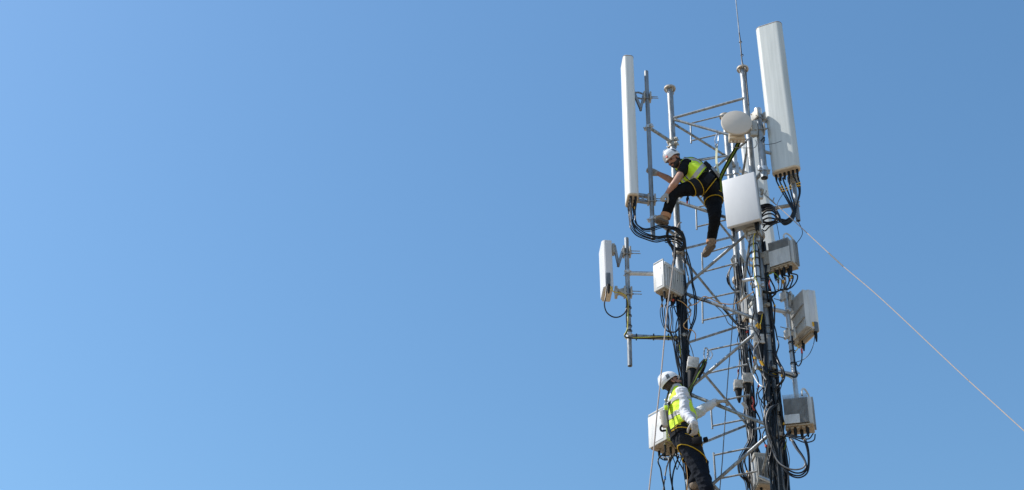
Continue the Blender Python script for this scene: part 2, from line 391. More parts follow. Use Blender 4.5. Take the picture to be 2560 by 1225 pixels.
def jaw(parent, c, r, away, ext=0.12, dz=0.045, m='bracket'):
    """two jaw plates on a pole with two long threaded bolts running out on the 'away' side"""
    away = away.normalized(); s = UP.cross(away)
    bm = NB()
    fbox(bm, c - away * (r + 0.012), away, s, UP, 0.022, r * 2 + 0.05, 0.13, 0.004)
    fbox(bm, c + away * (r + 0.012), away, s, UP, 0.022, r * 2 + 0.05, 0.12, 0.004)
    o = obj('clamp', bm, m, parent)
    for k in (-1, 1):
        bm = NB(); q = c + UP * dz * k + s * (r + 0.012) * k * 0.9
        tube(bm, [q - away * (r + 0.04), q + away * (r + ext)], 0.0055, 8)
        tube(bm, [q + away * (r + 0.023), q + away * (r + 0.036)], 0.012, 6)
        obj('bolt', bm, 'steel_dark', parent)
    return o

# left upper pole
YF = 14.36
LF, zf1, zf0 = vpole(1615.5, 179, 598, YF)
tF = thing('mounting_pole', 'grey pole gripped by upper worker, beside the tall left antenna', 'pole', on(LF, zf0))
bm = NB(); pipe(bm, on(LF, zf0), on(LF, zf1), .029); obj('pole', bm, 'steel_dark', tF)
for y0, y1 in ((318, 357), (547, 592)):
    z = legz(LF, y0); bm = NB(); q = on(LA, legz(LA, y1)); p = on(LF, z)
    d = (q - p).normalized(); tube(bm, [p + d * .03, q - d * .04], .023, 14); obj('arm', bm, 'steel', tF)
    bm = NB(); clamp(bm, p, UP, .029, d); obj('clamp', bm, 'steel_bright', tF)
    for dz in (.03, -.05):
        bm = NB(); clamp(bm, q + UP * dz, UP, .044, d); obj('clamp', bm, 'bracket', tF)
# left lower pole
YG = 14.70
LG, zg1, zg0 = vpole(1566, 596, 915, YG)
tG = thing('mounting_pole', 'grey pole on two level arms at lower left, open bottom end in the sky', 'pole', on(LG, zg0))
bm = NB(); pipe(bm, on(LG, zg0), on(LG, zg1), .029); obj('pole', bm, 'steel', tG)
for y0, y1 in ((683, 686), (841, 846)):
    p = on(LG, legz(LG, y0)); q = on(LA, legz(LA, y1)); d = (q - p).normalized()
    bm = NB(); tube(bm, [p + d * .03, q], .029, 16); obj('arm', bm, 'steel_bright' if y0 < 700 else 'steel', tG)
    bm = NB(); clamp(bm, p, UP, .029, d); obj('clamp', bm, 'steel_bright', tG)
    bm = NB(); clamp(bm, q, UP, .055, d); obj('clamp', bm, 'bracket', tG)
# right upper pole next to dish
YE = 14.0
LE, ze1, ze0 = vpole(1894, 273, 445, YE)
tE = thing('mounting_pole', 'thick short pole between the round dish and the tall right antenna', 'pole', on(LE, ze0))
bm = NB(); pipe(bm, on(LE, ze0), on(LE, ze1 - .1), .046); obj('pole', bm, 'steel', tE)
bm = NB(); tube(bm, [on(LE, ze1 - .11), on(LE, ze1 - .004), on(LE, ze1)], [.049, .049, .044], 20); obj('cap', bm, 'steel_bright', tE)
for y in (425,):
    bm = NB(); clamp(bm, on(LE, legz(LE, y)), UP, .046, Vector((-.5, 1, 0)), hw=.04); obj('clamp', bm, 'steel_bright', tE)
p = on(LE, legz(LE, 425)); q = on(LB, p.z)
bm = NB(); tube(bm, [p, q], .026, 12); obj('arm', bm, 'steel', tE)
bm = NB(); tube(bm, [on(LE, legz(LE, 300)), on(LB, legz(LE, 300))], .026, 12); obj('arm', bm, 'steel', tE)
jaw(tE, on(LE, legz(LE, 322)), .046, Vector((1, -.1, 0)), .07, .05)
# pole under right antenna
YJ = 14.12
LJ, zj1, zj0 = vpole(1970, 330, 552, YJ)
tJ = thing('mounting_pole', 'thin pole behind and below the tall right antenna', 'pole', on(LJ, zj0))
bm = NB(); pipe(bm, on(LJ, zj0), on(LJ, zj1), .029); obj('pole', bm, 'steel', tJ)
p = on(LJ, legz(LJ, 511)); q = on(LB, p.z - .02)
bm = NB(); tube(bm, [p, q], .025, 14); obj('arm', bm, 'bracket', tJ)
p2 = on(LJ, legz(LJ, 395)); bm = NB(); tube(bm, [p2, on(LE, p2.z)], .022, 14); obj('arm', bm, 'steel', tJ)
bm = NB(); clamp(bm, p, UP, .029, Vector((-1, .2, 0))); obj('clamp', bm, 'bracket', tJ)
# pole behind tower
YD = 15.5
LD, zd1, zd0 = vpole(1833, 356, 750, YD)
tD = thing('mounting_pole', 'pale pole standing behind the square panel, holding the rear antenna', 'pole', on(LD, zd0))
bm = NB(); pipe(bm, on(LD, zd0), on(LD, zd1), .035); obj('pole', bm, 'steel_bright', tD)
for y in (420, 655):
    z = legz(LD, y); bm = NB(); tube(bm, [on(LD, z), on(LC, z)], .026, 12); obj('arm', bm, 'steel', tD)
    bm = NB(); clamp(bm, on(LD, z), UP, .035, Vector((-.4, 1, 0)), hw=.04); obj('clamp', bm, 'steel_bright', tD)
# front pole under the square panel
YK = 14.0
LK, zk1, zk0 = vpole(1879, 540, 782, YK)
tK = thing('mounting_pole', 'bright pole with a yellow earth cable hanging below the square white panel', 'pole', on(LK, zk0))
bm = NB(); pipe(bm, on(LK, zk0), on(LK, zk1), .037); obj('pole', bm, 'steel_bright', tK)
bm = NB(); tube(bm, [at(1857, 701, YK + .12), on(LK, legz(LK, 696))], .022, 12); obj('arm', bm, 'steel_bright', tK)
bm = NB(); clamp(bm, on(LK, legz(LK, 712)), UP, .037, Vector((.2, 1, 0)), hw=.04)
tube(bm, [on(LK, legz(LK, 712)), on(LB, legz(LK, 712))], .024, 12); obj('clamp', bm, 'steel_bright', tK)
bm = NB(); clamp(bm, on(LK, legz(LK, 596)), UP, .037, Vector((.2, 1, 0)), hw=.05)
tube(bm, [on(LK, legz(LK, 596)), on(LB, legz(LK, 596))], .024, 12); obj('clamp', bm, 'steel_bright', tK)
# right lower pole
YR_ = 14.35
LR, zr1, zr0 = vpole(1961, 705, 1003, YR_)
tR = thing('mounting_pole', 'grey pole at lower right, between two finned radios, strapped with black cable', 'pole', on(LR, zr0))
bm = NB(); pipe(bm, on(LR, zr0), on(LR, zr1), .029); obj('pole', bm, 'steel_bright', tR)
for y0, y1 in ((781, 770), (937, 926)):
    p = on(LR, legz(LR, y0)); q = on(LB, legz(LB, y1)); d = (q - p).normalized()
    bm = NB(); tube(bm, [p + d * .03, q + d * (.0 if y0 < 800 else .2)], .026, 16); obj('arm', bm, 'steel_bright', tR)
    bm = NB(); clamp(bm, p, UP, .029, d); obj('clamp', bm, 'steel_bright', tR)
    bm = NB(); clamp(bm, q, UP, .056, d); obj('clamp', bm, 'bracket', tR)
ties(tR, [(on(LR, legz(LR, y)) + Vector((.006, -.006, 0)), UP, .036) for y in (858, 880, 910)])
ties(tG, [(on(LG, legz(LG, y)) + Vector((.002, -.004, 0)), UP, .033) for y in (770, 790, 816, 828)])
ties(tG, [(at(x, 842.5, YG - .012), Vector((1, 0, 0)), .038) for x in (1591, 1634, 1671, 1690)])
ties(tK, [(on(LK, legz(LK, y)) + Vector((.0, -.003, 0)), UP, .040) for y in (613, 632, 648, 668, 695)])

# ------------------------------------------------------------------ antennas
def profile(c, uw, ud, w_, d_, rc, seg=10, bow=0.0):
    pts = []
    for qx, qy, a0 in ((1, 1, 0), (-1, 1, 90), (-1, -1, 180), (1, -1, 270)):
        for k in range(seg + 1):
            a = R(a0 + 90 * k / seg)
            x = qx * (w_ / 2 - rc) + rc * math.cos(a); y = qy * (d_ / 2 - rc) + rc * math.sin(a)
            pts.append(c + uw * x + ud * y)
    return pts
def radome(parent, cb, ct, uw, ud, w_, d_, rc, m, capm='capbeige', ncon=6, con_rows=1, seam=True):
    ax = (ct - cb).normalized()
    pr = lambda c, s=1.0, i=0.0: profile(c, uw, ud, w_ - i, d_ - i, max(rc - i / 2, .004))
    bm = NB(); loft(bm, [pr(cb + ax * .012), pr(cb + ax * .03), pr(ct - ax * .014)], True); obj('radome', bm, m, parent, 60)
    bm = NB(); loft(bm, [pr(cb - ax * .012, i=.02), pr(cb - ax * .006, i=.004), pr(cb + ax * .0115, i=-.004)], True); cap = obj('end_cap', bm, capm, parent, 30)
    bm = NB(); loft(bm, [pr(ct - ax * .0138, i=-.003), pr(ct - ax * .004, i=-.003)], True); obj('top_seam', bm, 'brownedge', parent, 30)
    bm = NB(); loft(bm, [pr(ct - ax * .0038, i=.002), pr(ct + ax * .006, i=.012)], True); obj('top_cap', bm, m, parent, 30)
    cons = []
    for r_ in range(con_rows):
        for k in range(ncon):
            q = cb + uw * ((k - (ncon - 1) / 2) / ncon * (w_ - .03)) + ud * ((r_ - (con_rows - 1) / 2) * d_ * .42)
            bm = NB(); tube(bm, [q - ax * .012, q - ax * .02, q - ax * .075, q - ax * .085, q - ax * .12], [.016, .017, .015, .011, .009], 10)
            obj('connector', bm, 'conn', parent); cons.append(q - ax * .11)
    return cons
def vplate(bm, p, q, side, w_, th):
    d = (q - p).normalized(); s = (side - d * side.dot(d)).normalized(); fbox(bm, (p + q) / 2, d, s, d.cross(s), (q - p).length + .03, th, w_, .002, 1)
def scissor(parent, pa, pp, apex, side):
    """tilt bracket: two folded arms hinged together"""
    bm = NB()
    for o_ in (-.022, .022):
        vplate(bm, pa + side * o_, apex + side * o_, side, .032, .005); vplate(bm, pp + side * o_ * 1.35, apex + side * o_ * 1.35, side, .032, .005)
    for q in (pa, pp, apex): tube(bm, [q - side * .045, q + side * .045], .009, 8)
    return obj('tilt_bracket', bm, 'steel', parent)

# tall left antenna: broad face to the left, its edge to the camera
cb = at(1580, 502, 14.32); ct = at(1567.5, 156, 14.32)
uw = Vector((-.05, 1, 0)).normalized(); ud = Vector((-1, -.05, 0)).normalized()
t1 = thing('panel_antenna', 'tall narrow white antenna on the left pole, leftmost of the tall ones', 'antenna', cb, 'tall white panel antennas')
c1 = radome(t1, cb, ct, uw, ud, .30, .145, .05, 'radome', ncon=4, con_rows=2)
sp = Vector((0, 1, 0))
for y, kind in ((243, 'tilt'), (499, 'fix')):
    pc = on(LF, legz(LF, y)); jaw(t1, pc, .029, Vector((1, 0, 0)), .115)
    ax_ = at(1586 if kind == 'tilt' else 1597, y - 4, YF)
    bm = NB(); fbox(bm, ax_ + Vector((-.012, 0, 0)), Vector((1, 0, 0)), sp, UP, .03, .09, .16 if kind == 'tilt' else .1, .004); obj('bracket_plate', bm, 'steel', t1)
    if kind == 'tilt':
        scissor(t1, ax_ + UP * .03, pc + Vector((-.045, 0, .04)), at(1602, 272, YF), sp)
        bm = NB(); tube(bm, [ax_ - UP * .03, pc - UP * .04 - Vector((.04, 0, 0))], .012, 8); tube(bm, [ax_ + UP * .05, at(1596, 231, YF), pc + UP * .05 - Vector((.04, 0, 0))], .013, 8)
        obj('bracket_rod', bm, 'steel_dark', t1)
    else:
        bm = NB()
        for dz in (-.045, .045): vplate(bm, ax_ + UP * dz, pc + UP * dz - Vector((.03, 0, 0)), sp, .04, .05)
        vplate(bm, at(1607, 505, YF), at(1607, 494, YF), sp, .03, .03)
        obj('bracket_arm', bm, 'steel', t1)
# tall right antenna: broad face towards the camera
def hz(px, py, px2, py2, Y):                                 # level edge between two image points
    a = at(px, py, Y); return a, atz(px2, py2, a.z)
a, b = hz(1927, 430, 1996, 411, 14.02)
uw = (b - a); W2 = uw.length; uw.normalize(); ud = UP.cross(uw); ud = ud if ud.y < 0 else -ud
D2 = .15
cb = (a + b) / 2 - ud * D2 / 2
a2 = at(1885, 68, a.y); b2 = atz(1951, 51, a2.z)
ct = (a2 + b2) / 2 - ud * D2 / 2
t2 = thing('panel_antenna', 'tall wide grey white antenna at the right, standing highest in the picture', 'antenna', cb, 'tall white panel antennas')
c2 = radome(t2, cb, ct, uw, ud, W2 * 1.0, D2, .072, 'radome_dusty', ncon=6, con_rows=1)
p = on(LE, legz(LE, 292)); q = cb + (ct - cb) * ((p.z - cb.z) / (ct.z - cb.z)) - ud * (D2 / 2) - uw * .1
bm = NB(); vplate(bm, p + UP * .03, q + UP * .03, UP.cross(q - p).normalized(), .05, .012); vplate(bm, p - UP * .03, q - UP * .03, UP.cross(q - p).normalized(), .05, .012)
obj('bracket_arm', bm, 'bracket', t2); jaw(t2, p, .046, q - p, .06, .05)
p = on(LJ, legz(LJ, 452)); bm = NB(); fbox(bm, p + Vector((-.03, -.03, 0)), uw, ud, UP, .10, .05, .09, .004); fbox(bm, p + Vector((.02, -.02, .05)), uw, ud, UP, .09, .08, .03, .004); obj('bracket_plate', bm, 'bracket', t2)
jaw(t2, p, .029, ud, .05, .04)
bm = NB(); fbox(bm, p - ud * -.0 + UP * .12, uw, ud, UP, .05, .1, .2, .004); obj('bracket_arm', bm, 'steel', t2)
# tall rear antenna behind the tower
cb = at(1917, 664, 15.72); ct = at(1877, 350, 15.72)
uw = Vector((.93, -.36, 0)).normalized(); ud = Vector((-.36, -.93, 0)).normalized()
t3 = thing('panel_antenna', 'tall white antenna half hidden behind the tower and square panel', 'antenna', cb, 'tall white panel antennas')
radome(t3, cb, ct, uw, ud, .30, .13, .045, 'radome', ncon=4, con_rows=1)
for y in (420, 640):
    p = on(LD, legz(LD, y)); q = cb + (ct - cb) * ((p.z - cb.z) / (ct.z - cb.z)) + ud * .06 - uw * .04
    bm = NB(); vplate(bm, p, q, UP, .06, .02); vplate(bm, p - UP * .1, q - UP * .1, UP, .04, .02); tube(bm, [p - UP * .12, p + UP * .08], .05, 14); obj('bracket_arm', bm, 'steel_bright', t3)

def corner_box(P0, P1, P2):
    """level box from its near bottom corner and the two neighbours: returns P0, unit u (to P1), unit v (towards P2), lengths"""
    u = P1 - P0; lu = u.length; u = u.normalized(); v = UP.cross(u); d = P2 - P0
    if v.dot(d) < 0: v = -v
    return u, v, lu, abs(d.dot(v))
# small left antenna
P0 = at(1534, 717, 14.62); P1 = atz(1509.5, 753, P0.z); P2 = atz(1511, 712, P0.z)
ztop = at(1526.5, 600, 14.62).z
t4 = thing('small_panel_antenna', 'small flat white antenna far left, edge on, cable looping beneath', 'antenna', P0)
u = Vector((-.05, 1, 0)).normalized(); v = Vector((-1, -.05, 0)).normalized(); lu, lv = .34, .125
c = P0 + u * lu / 2 + v * lv / 2; H = ztop - P0.z
lean = (at(1527, 600, 14.62) - Vector((P0.x, P0.y, ztop))) * .6
bm = NB()
prof = lambda z, off: [P0 + q + off + UP * z for q in (Vector((0, 0, 0)), v * lv * .75, v * lv + u * .03, v * lv + u * (lu - .03), v * lv * .75 + u * lu, u * lu)]
loft(bm, [prof(.0, Vector((0, 0, 0))), prof(H * .16, lean * .16), prof(H, lean)]); bmesh.ops.bevel(bm, geom=bm.edges[:], offset=.006, segments=2, affect='EDGES')
obj('radome', bm, 'panelwhite', t4, 30)
bm = NB(); fbox(bm, P0 + u * lu / 2 + v * lv * .45 - UP * .006, u, v, UP, lu * .9, lv * .8, .02, .006); obj('end_cap', bm, 'capbeige', t4)
bm = NB(); fbox(bm, P0 + v * .067 - u * .006 + UP * .10, u, v, UP, .02, .055, .2, .004); obj('label_plate', bm, 'vent', t4)
bm = NB(); qc = P0 + v * .065 - u * .015 + UP * .01; tube(bm, [qc + UP * .01, qc - UP * .02, qc - UP * .09, qc - UP * .12], [.02, .021, .017, .009], 10); obj('connector', bm, 'conn', t4)
sideY = Vector((0, 1, 0))
for y, tl in ((630, True), (731, False)):
    pc = on(LG, legz(LG, y)); jaw(t4, pc, .029, Vector((1, 0, 0)), .14, .045)
    qa = at(1533 if tl else 1540, y - (6 if tl else 0), YG)
    bm = NB(); fbox(bm, qa, Vector((1, 0, 0)), sideY, UP, .035, .09, .14, .004); obj('bracket_plate', bm, 'bracket', t4)
    if tl: scissor(t4, qa + Vector((.02, 0, .04)), pc + Vector((-.05, 0, .02)), at(1546, 662, YG), sideY)
    else:
        bm = NB(); vplate(bm, qa - UP * .01, pc + UP * .03 - Vector((.03, 0, 0)), sideY, .06, .05); vplate(bm, qa + UP * .03, pc - UP * .04 - Vector((.03, 0, 0)), sideY, .03, .09); obj('bracket_arm', bm, 'bracket', t4)

# square front panel
a = at(1817, 568.5, 13.95); b = atz(1900, 546, a.z)
uw = b - a; Wp = uw.length; uw.normalize(); ud = UP.cross(uw); ud = ud if ud.y < 0 else -ud
aT = at(1804, 451, a.y - .02)
upv = (aT - a); Hp = upv.length; upv.normalize()
cpan = a + uw * Wp / 2 + upv * Hp / 2 - ud * .026
t5 = thing('square_panel_antenna', 'plain square white panel facing the camera, right of upper worker', 'antenna', a)
bm = NB(); fbox(bm, cpan, uw, upv, uw.cross(upv), Wp, Hp, .05, .010, 3); obj('radome', bm, 'panelwhite', t5, 30)
bm = NB()
fbox(bm, cpan - ud * .062, uw, upv, uw.cross(upv), Wp * .93, Hp * .95, .07)
nf = 22
for k in range(nf):
    fbox(bm, cpan - ud * .122 + uw * Wp * (k / (nf - 1) - .5) * .9, uw, upv, uw.cross(upv), .005, Hp * .94, .05)
obj('heat_sink', bm, 'radiogrey', t5)
for k in (-.38, .3, .36):
    q = a + uw * Wp * (k + .5) - ud * .09
    bm = NB(); tube(bm, [q + UP * .03, q - UP * .05, q - UP * .1], [.018, .016, .009], 10); obj('connector', bm, 'conn', t5)
bm = NB(); kp = on(LK, legz(LK, 580))
fbox(bm, kp + UP * .06 + Vector((-.02, .02, 0)), uw, ud, UP, .2, .16, .035, .004); fbox(bm, kp + UP * .015, uw, ud, UP, .14, .13, .04, .004); fbox(bm, kp - UP * .04, uw, ud, UP, .11, .12, .05, .006)
for s in (-1, 1): tube(bm, [kp + uw * s * .06 - ud * .07, kp + uw * s * .06 + ud * .08], .009, 8); fbox(bm, kp + uw * s * .085 - UP * .02, uw, ud, UP, .03, .1, .1, .004)
obj('mount_bracket', bm, 'bracket', t5)

# right active antenna, seen from its finned back
P0 = at(2020, 818, 14.15); P1 = atz(1986, 850, P0.z); P2 = atz(2043, 826, P0.z)
u = (P1 - P0); u.z = 0; lu = .42; u = u.normalized(); v = Vector((-u.y, u.x, 0)); v = v if v.x > 0 else -v
lv = .085; P0 = P0 + v * .05
H = at(2016.5, 720, 14.15).z - P0.z
t6 = thing('finned_panel_antenna', 'finned white antenna far right of tower, seen from its ribbed back', 'antenna', P0)
bm = NB(); fbox(bm, P0 + u * lu / 2 + v * (lv * .55) + UP * H / 2, u, v, UP, lu, lv * .8, H, .008, 2); obj('body', bm, 'panelwhite', t6)
bm = NB(); fbox(bm, P0 + u * lu / 2 + v * (lv * 1.06) + UP * (H / 2 - .01), u, v, UP, lu * 1.04, .035, H * 1.05, .012, 3); obj('radome', bm, 'radome', t6)
bm = NB()
for k in range(26):
    hh = H * (.93 if k < 18 else .80)
    fbox(bm, P0 + u * (lu * (k + .6) / 26.4) + v * (-.022) + UP * (H * .5), u, v, UP, .006, .085, hh)
fbox(bm, P0 + u * lu * .5 + v * .013 + UP * H * .5, u, v, UP, lu * .985, .03, H * .97)
obj('heat_sink', bm, 'radiowhite', t6)
bm = NB(); fbox(bm, P0 + u * lu / 2 + v * lv * .5 - UP * .012, u, v, UP, lu * .96, lv * .9, .02, .004); fbox(bm, P0 + u * lu * .5 + v * lv * .45 - UP * .04, u, v, UP, lu * .8, .03, .04); obj('end_cap', bm, 'dirt_bounce', t6)
bm = NB(); fbox(bm, P0 - u * .008 + v * lv * .72 + UP * .03, u, v, UP, .02, .05, .13, .006); obj('label_plate', bm, 'vent', t6)
bm = NB(); fbox(bm, P0 - u * .003 + v * lv * .3 + UP * .06, u, v, UP, .006, .022, .06); obj('warning_tag', bm, 'yellowtape', t6)
for f_, w_ in ((.05, .72), (.62, .4)):
    q = P0 + u * lu * f_ + v * lv * w_ - UP * .03; bm = NB(); tube(bm, [q + UP * .02, q - UP * .06, q - UP * .13], [.021, .018, .008], 10); obj('connector', bm, 'conn', t6)
for y, sgn in ((742, 1), (836, -1)):
    pc = on(LR, legz(LR, y)); jaw(t6, pc, .029, Vector((-1, -.4, 0)), .12, .045, 'radiowhite')
    tgt = P0 + u * lu * .72 + v * -.05 + UP * (pc.z - P0.z)
    bm = NB(); fbox(bm, tgt, u, v, UP, .1, .06, .14, .008); obj('bracket_plate', bm, 'bracket', t6)
    if sgn > 0: scissor(t6, tgt + UP * .02, pc + Vector((.04, -.02, .0)), (tgt + pc) / 2 - UP * .16, sideY)
    else:
        bm = NB(); vplate(bm, tgt, pc, sideY, .06, .07); tube(bm, [tgt - sideY * .08, tgt + sideY * .06], .03, 12); obj('bracket_arm', bm, 'capbeige', t6)
for k, f_ in enumerate((.36, .12)):                            # stiffener bars across the fins
    bm = NB(); q0 = P0 + v * -.072 + UP * (H * (.60 - .32 * k)); tube(bm, [q0 + u * .02, q0 + u * .30 - UP * .06], .008, 8); obj('cross_bar', bm, 'radiogrey', t6)

# ------------------------------------------------------------------ microwave dish
dc = at(1841.5, 305.5, 13.92); dn = Vector((-.06, -1, 0)).normalized(); dr = Vector((1, -.06, 0)).normalized()
t7 = thing('microwave_dish', 'round flat beige microwave dish near the tower top', 'dish antenna', dc)
def disc(bm, c0, n_, secs, seg=40):
    a = n_.cross(UP).normalized(); b = UP
    loft(bm, [[c0 + n_ * o_ + (a * math.cos(2 * math.pi * k / seg) + b * math.sin(2 * math.pi * k / seg)) * r_ for k in range(seg)] for o_, r_ in secs])
RD = .198
bm = NB(); disc(bm, dc, dn, [(0.004, RD - .012), (0.0, RD - .004), (-.012, RD), (-.02, RD)]); obj('cover', bm, 'dish', t7, 30)
bm = NB(); disc(bm, dc, dn, [(-.0205, RD + .001), (-.022, RD + .001), (-.034, RD - .03), (-.08, .1), (-.16, .06)]); obj('drum', bm, 'radowhite' if False else 'radiowhite', t7, 30)
bm = NB(); q = dc - dn * .13 - UP * .150; fbox(bm, q, dr, dn, UP, .20, .12, .085, .01); fbox(bm, q - UP * .05 + dn * .02, dr, dn, UP, .2, .09, .03, .004)
for k in range(4): tube(bm, [q + dr * (-.07 + .045 * k) + dn * .03 - UP * .06, q + dr * (-.07 + .045 * k) + dn * .03 - UP * .10], .012, 8)
obj('radio_unit', bm, 'capbeige', t7)
bm = NB(); p = on(LE, legz(LE, 325)); vplate(bm, dc - dn * .17 + dr * .05 - UP * .03, p + UP * .02, UP, .09, .03); fbox(bm, p + Vector((-.07, -.02, 0)), dr, dn, UP, .07, .1, .2, .006)
fbox(bm, p + Vector((-.09, -.05, -.11)), dr, dn, UP, .09, .05, .07, .006); tube(bm, [p + Vector((-.07, -.09, -.06)), p + Vector((-.07, .08, -.06))], .011, 8)
tube(bm, [p + Vector((-.12, -.03, .14)), p + Vector((-.07, -.05, -.14))], .012, 8)
obj('mount_bracket', bm, 'bracket', t7)

# ------------------------------------------------------------------ remote radio units
def cabinet(name, label, P0, P1, P2, ztop, conn=7, facing='u', door=True):
    """smooth cabinet with a hinged door on the u face, ribs on the v face, handle on top, connectors below"""
    u, v, lu, lv = corner_box(P0, P1, P2); H = ztop - P0.z
    t = thing(name, label, 'radio unit', P0, 'white radio cabinets on the left leg')
    bm = NB(); fbox(bm, P0 + u * lu / 2 + v * lv / 2 + UP * H / 2, u, v, UP, lu - .008, lv - .02, H, .008, 2); obj('body', bm, 'radiowhite', t)
    bm = NB(); n = 9                                              # ribbed long side
    for k in range(n):
        fbox(bm, P0 + v * (lv * (k + .6) / (n + .3)) - u * .004 + UP * (H * .45), u, v, UP, .03, .010, H * .82)
    fbox(bm, P0 + v * lv * .5 - u * .0 + UP * H * .93, u, v, UP, .034, lv * .98, H * .12, .004); obj('heat_sink', bm, 'radiowhite', t)
    bm = NB(); fbox(bm, P0 + u * lu / 2 - v * .004 + UP * H / 2, u, v, UP, lu, .018, H * 1.03, .006); c_ = obj('front_cover', bm, 'radiowhite', t)
    bm = NB(); fbox(bm, P0 + u * lu * .42 - v * .015 + UP * H * .28, u, v, UP, lu * .58, .004, H * .42, .001, 1); d_ = obj('door', bm, 'panelwhite', c_)
    bm = NB(); fbox(bm, P0 + u * lu * .3 - v * .015 + UP * H * .8, u, v, UP, .008, .004, H * .09); obj('handle', bm, 'radiogrey', c_)
    bm = NB(); q = P0 + UP * (H + .035); tube(bm, [P0 + u * .01 + UP * H, q + u * .01, q + u * (lu - .01), P0 + u * (lu - .01) + UP * (H - .0)], .011, 8); obj('top_handle', bm, 'radiowhite', t)
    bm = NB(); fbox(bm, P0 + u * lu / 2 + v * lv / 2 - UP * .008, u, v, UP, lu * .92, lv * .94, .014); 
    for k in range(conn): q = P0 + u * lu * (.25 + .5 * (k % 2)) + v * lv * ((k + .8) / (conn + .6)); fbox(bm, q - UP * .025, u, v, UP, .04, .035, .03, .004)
    obj('underside', bm, 'dirt_bounce', t)
    outs = []
    for k in range(conn):
        q = P0 + u * lu * (.25 + .5 * (k % 2)) + v * lv * ((k + .8) / (conn + .6)) - UP * .035
        bm = NB(); tube(bm, [q, q - UP * .06, q - UP * .1], [.016, .014, .007], 8); obj('connector', bm, 'conn', t); outs.append(q - UP * .09)
    bm = NB(); q = P0 + v * (lv + .03) + u * lu * .5
    for z in (.3, .75): fbox(bm, q + UP * H * z, u, v, UP, .09, .07, .07, .006); tube(bm, [q + UP * H * z - u * .09, q + UP * H * z + u * .05], .008, 8)
    obj('mount_bracket', bm, 'bracket', t)
    return outs
P0 = at(1662, 716, 14.42)
o1 = cabinet('radio_cabinet', 'white radio cabinet on left leg under the big cable coil', P0, atz(1636.5, 730, P0.z), atz(1697, 749, P0.z), at(1661, 653, 14.42).z)
P0 = at(1668, 1097, 14.62)
o2 = cabinet('radio_cabinet', 'white radio cabinet behind the back of the lower worker', P0, atz(1624, 1121, P0.z), atz(1704, 1126, P0.z), at(1661, 1022, 14.62).z)

def finned(name, label, P0, P1, ztop, depth, conn, cover=(0, .55), cw=1.0, group=None, wide=0.0, m='radiowhite', cover_right=False):
    """radio with upright fins on its front (P0 right near corner, P1 left), a plate over part of the fins, carrying handle, connectors"""
    u = (P1 - P0); lu = u.length; u = u.normalized(); v = UP.cross(u); v = v if v.y > 0 else -v; H = ztop - P0.z
    t = thing(name, label, 'radio unit', P0, group)
    bm = NB(); fbox(bm, P0 + u * (lu / 2 - wide / 2) + v * (depth * .62) + UP * H / 2, u, v, UP, lu + wide, depth * .62, H * .98, .01, 2); obj('body', bm, m, t)
    bm = NB(); n = 22
    for k in range(n): fbox(bm, P0 + u * (lu * (k + .5) / n) + v * depth * .16 + UP * H * .5, u, v, UP, .0055, depth * .34, H * (1.0 if k % 2 else .98))
    for k in range(6): fbox(bm, P0 - u * (wide + .008) + v * depth * (.36 + .1 * k) + UP * H * .5, u, v, UP, .02, .006, H * .96)
    obj('heat_sink', bm, 'radiogrey', t)
    bm = NB()
    f0 = (0.5 + cw / 2 - .5) if not cover_right else 0.5
    cu = P0 + u * lu * (1 - cw / 2) - v * .004
    n2 = int(22 * cw)
    for k in range(n2): fbox(bm, P0 + u * (lu * (1 - cw * (k + .5) / n2)) - v * .002 + UP * H * (cover[0] + cover[1]) / 2, u, v, UP, lu * cw / n2 * .8, .006, H * (cover[1] - cover[0]))
    fbox(bm, cu + v * .007 + UP * H * (cover[0] + cover[1]) / 2, u, v, UP, lu * cw, .006, H * (cover[1] - cover[0])); obj('fin_cover', bm, 'radiowhite', t)
    bm = NB(); q = P0 + UP * H - u * wide * .5
    pts = spline([q + u * .075 + v * depth * .10 - UP * .02, q + u * .07 + v * depth * .12 + UP * .06, q + u * .045 + v * depth * .3 + UP * .095, q + u * .01 + v * depth * .6 + UP * .06, q + v * depth * .8 - UP * .02], 5)
    tube(bm, pts, .011, 8); obj('carry_handle', bm, 'radiowhite', t)
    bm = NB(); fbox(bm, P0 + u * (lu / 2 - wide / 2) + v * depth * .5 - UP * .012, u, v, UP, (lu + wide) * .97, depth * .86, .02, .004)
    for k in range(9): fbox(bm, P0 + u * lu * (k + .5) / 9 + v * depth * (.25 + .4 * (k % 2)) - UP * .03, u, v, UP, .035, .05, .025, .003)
    obj('underside', bm, 'dirt_bounce', t)
    outs = []
    for k in range(conn):
        q = P0 + u * lu * (k + .55) / (conn + .1) + v * depth * (.25 + .2 * (k % 2)) - UP * .035
        bm = NB(); tube(bm, [q, q - UP * .07, q - UP * .12], [.02, .018, .008], 10); obj('connector', bm, 'conn', t); outs.append(q - UP * .11)
    return t, u, v, lu, outs
P0 = at(1976, 652, 13.95); P1 = atz(1925, 668, P0.z)
t8, u8, v8, l8, o8 = finned('finned_radio', 'finned grey radio right of the square panel, highest finned radio', P0, P1, at(1976.5, 592, 13.95).z, .2, 6, (.0, .62), 1.0, 'finned radios on the right leg', .03)
bm = NB(); q = P1 + u8 * .05 + v8 * .1 + UP * .2; fbox(bm, q, u8, v8, UP, .1, .09, .2, .008); fbox(bm, q + u8 * .06 + UP * .05, u8, v8, UP, .08, .1, .08, .006); fbox(bm, q - UP * .16 + u8 * .02, u8, v8, UP, .09, .07, .1, .006); tube(bm, [q + u8 * .02, on(LB, q.z)], .03, 10)
obj('mount_bracket', bm, 'bracket', t8)
P0 = at(2025, 1054, 14.05); P1 = atz(1962, 1060, P0.z)
t9, u9, v9, l9, o9 = finned('finned_radio', 'finned grey radio at lower right with cables looping far below', P0, P1, at(2021, 982, 14.05).z, .26, 4, (.0, .3), .62, 'finned radios on the right leg', .04)
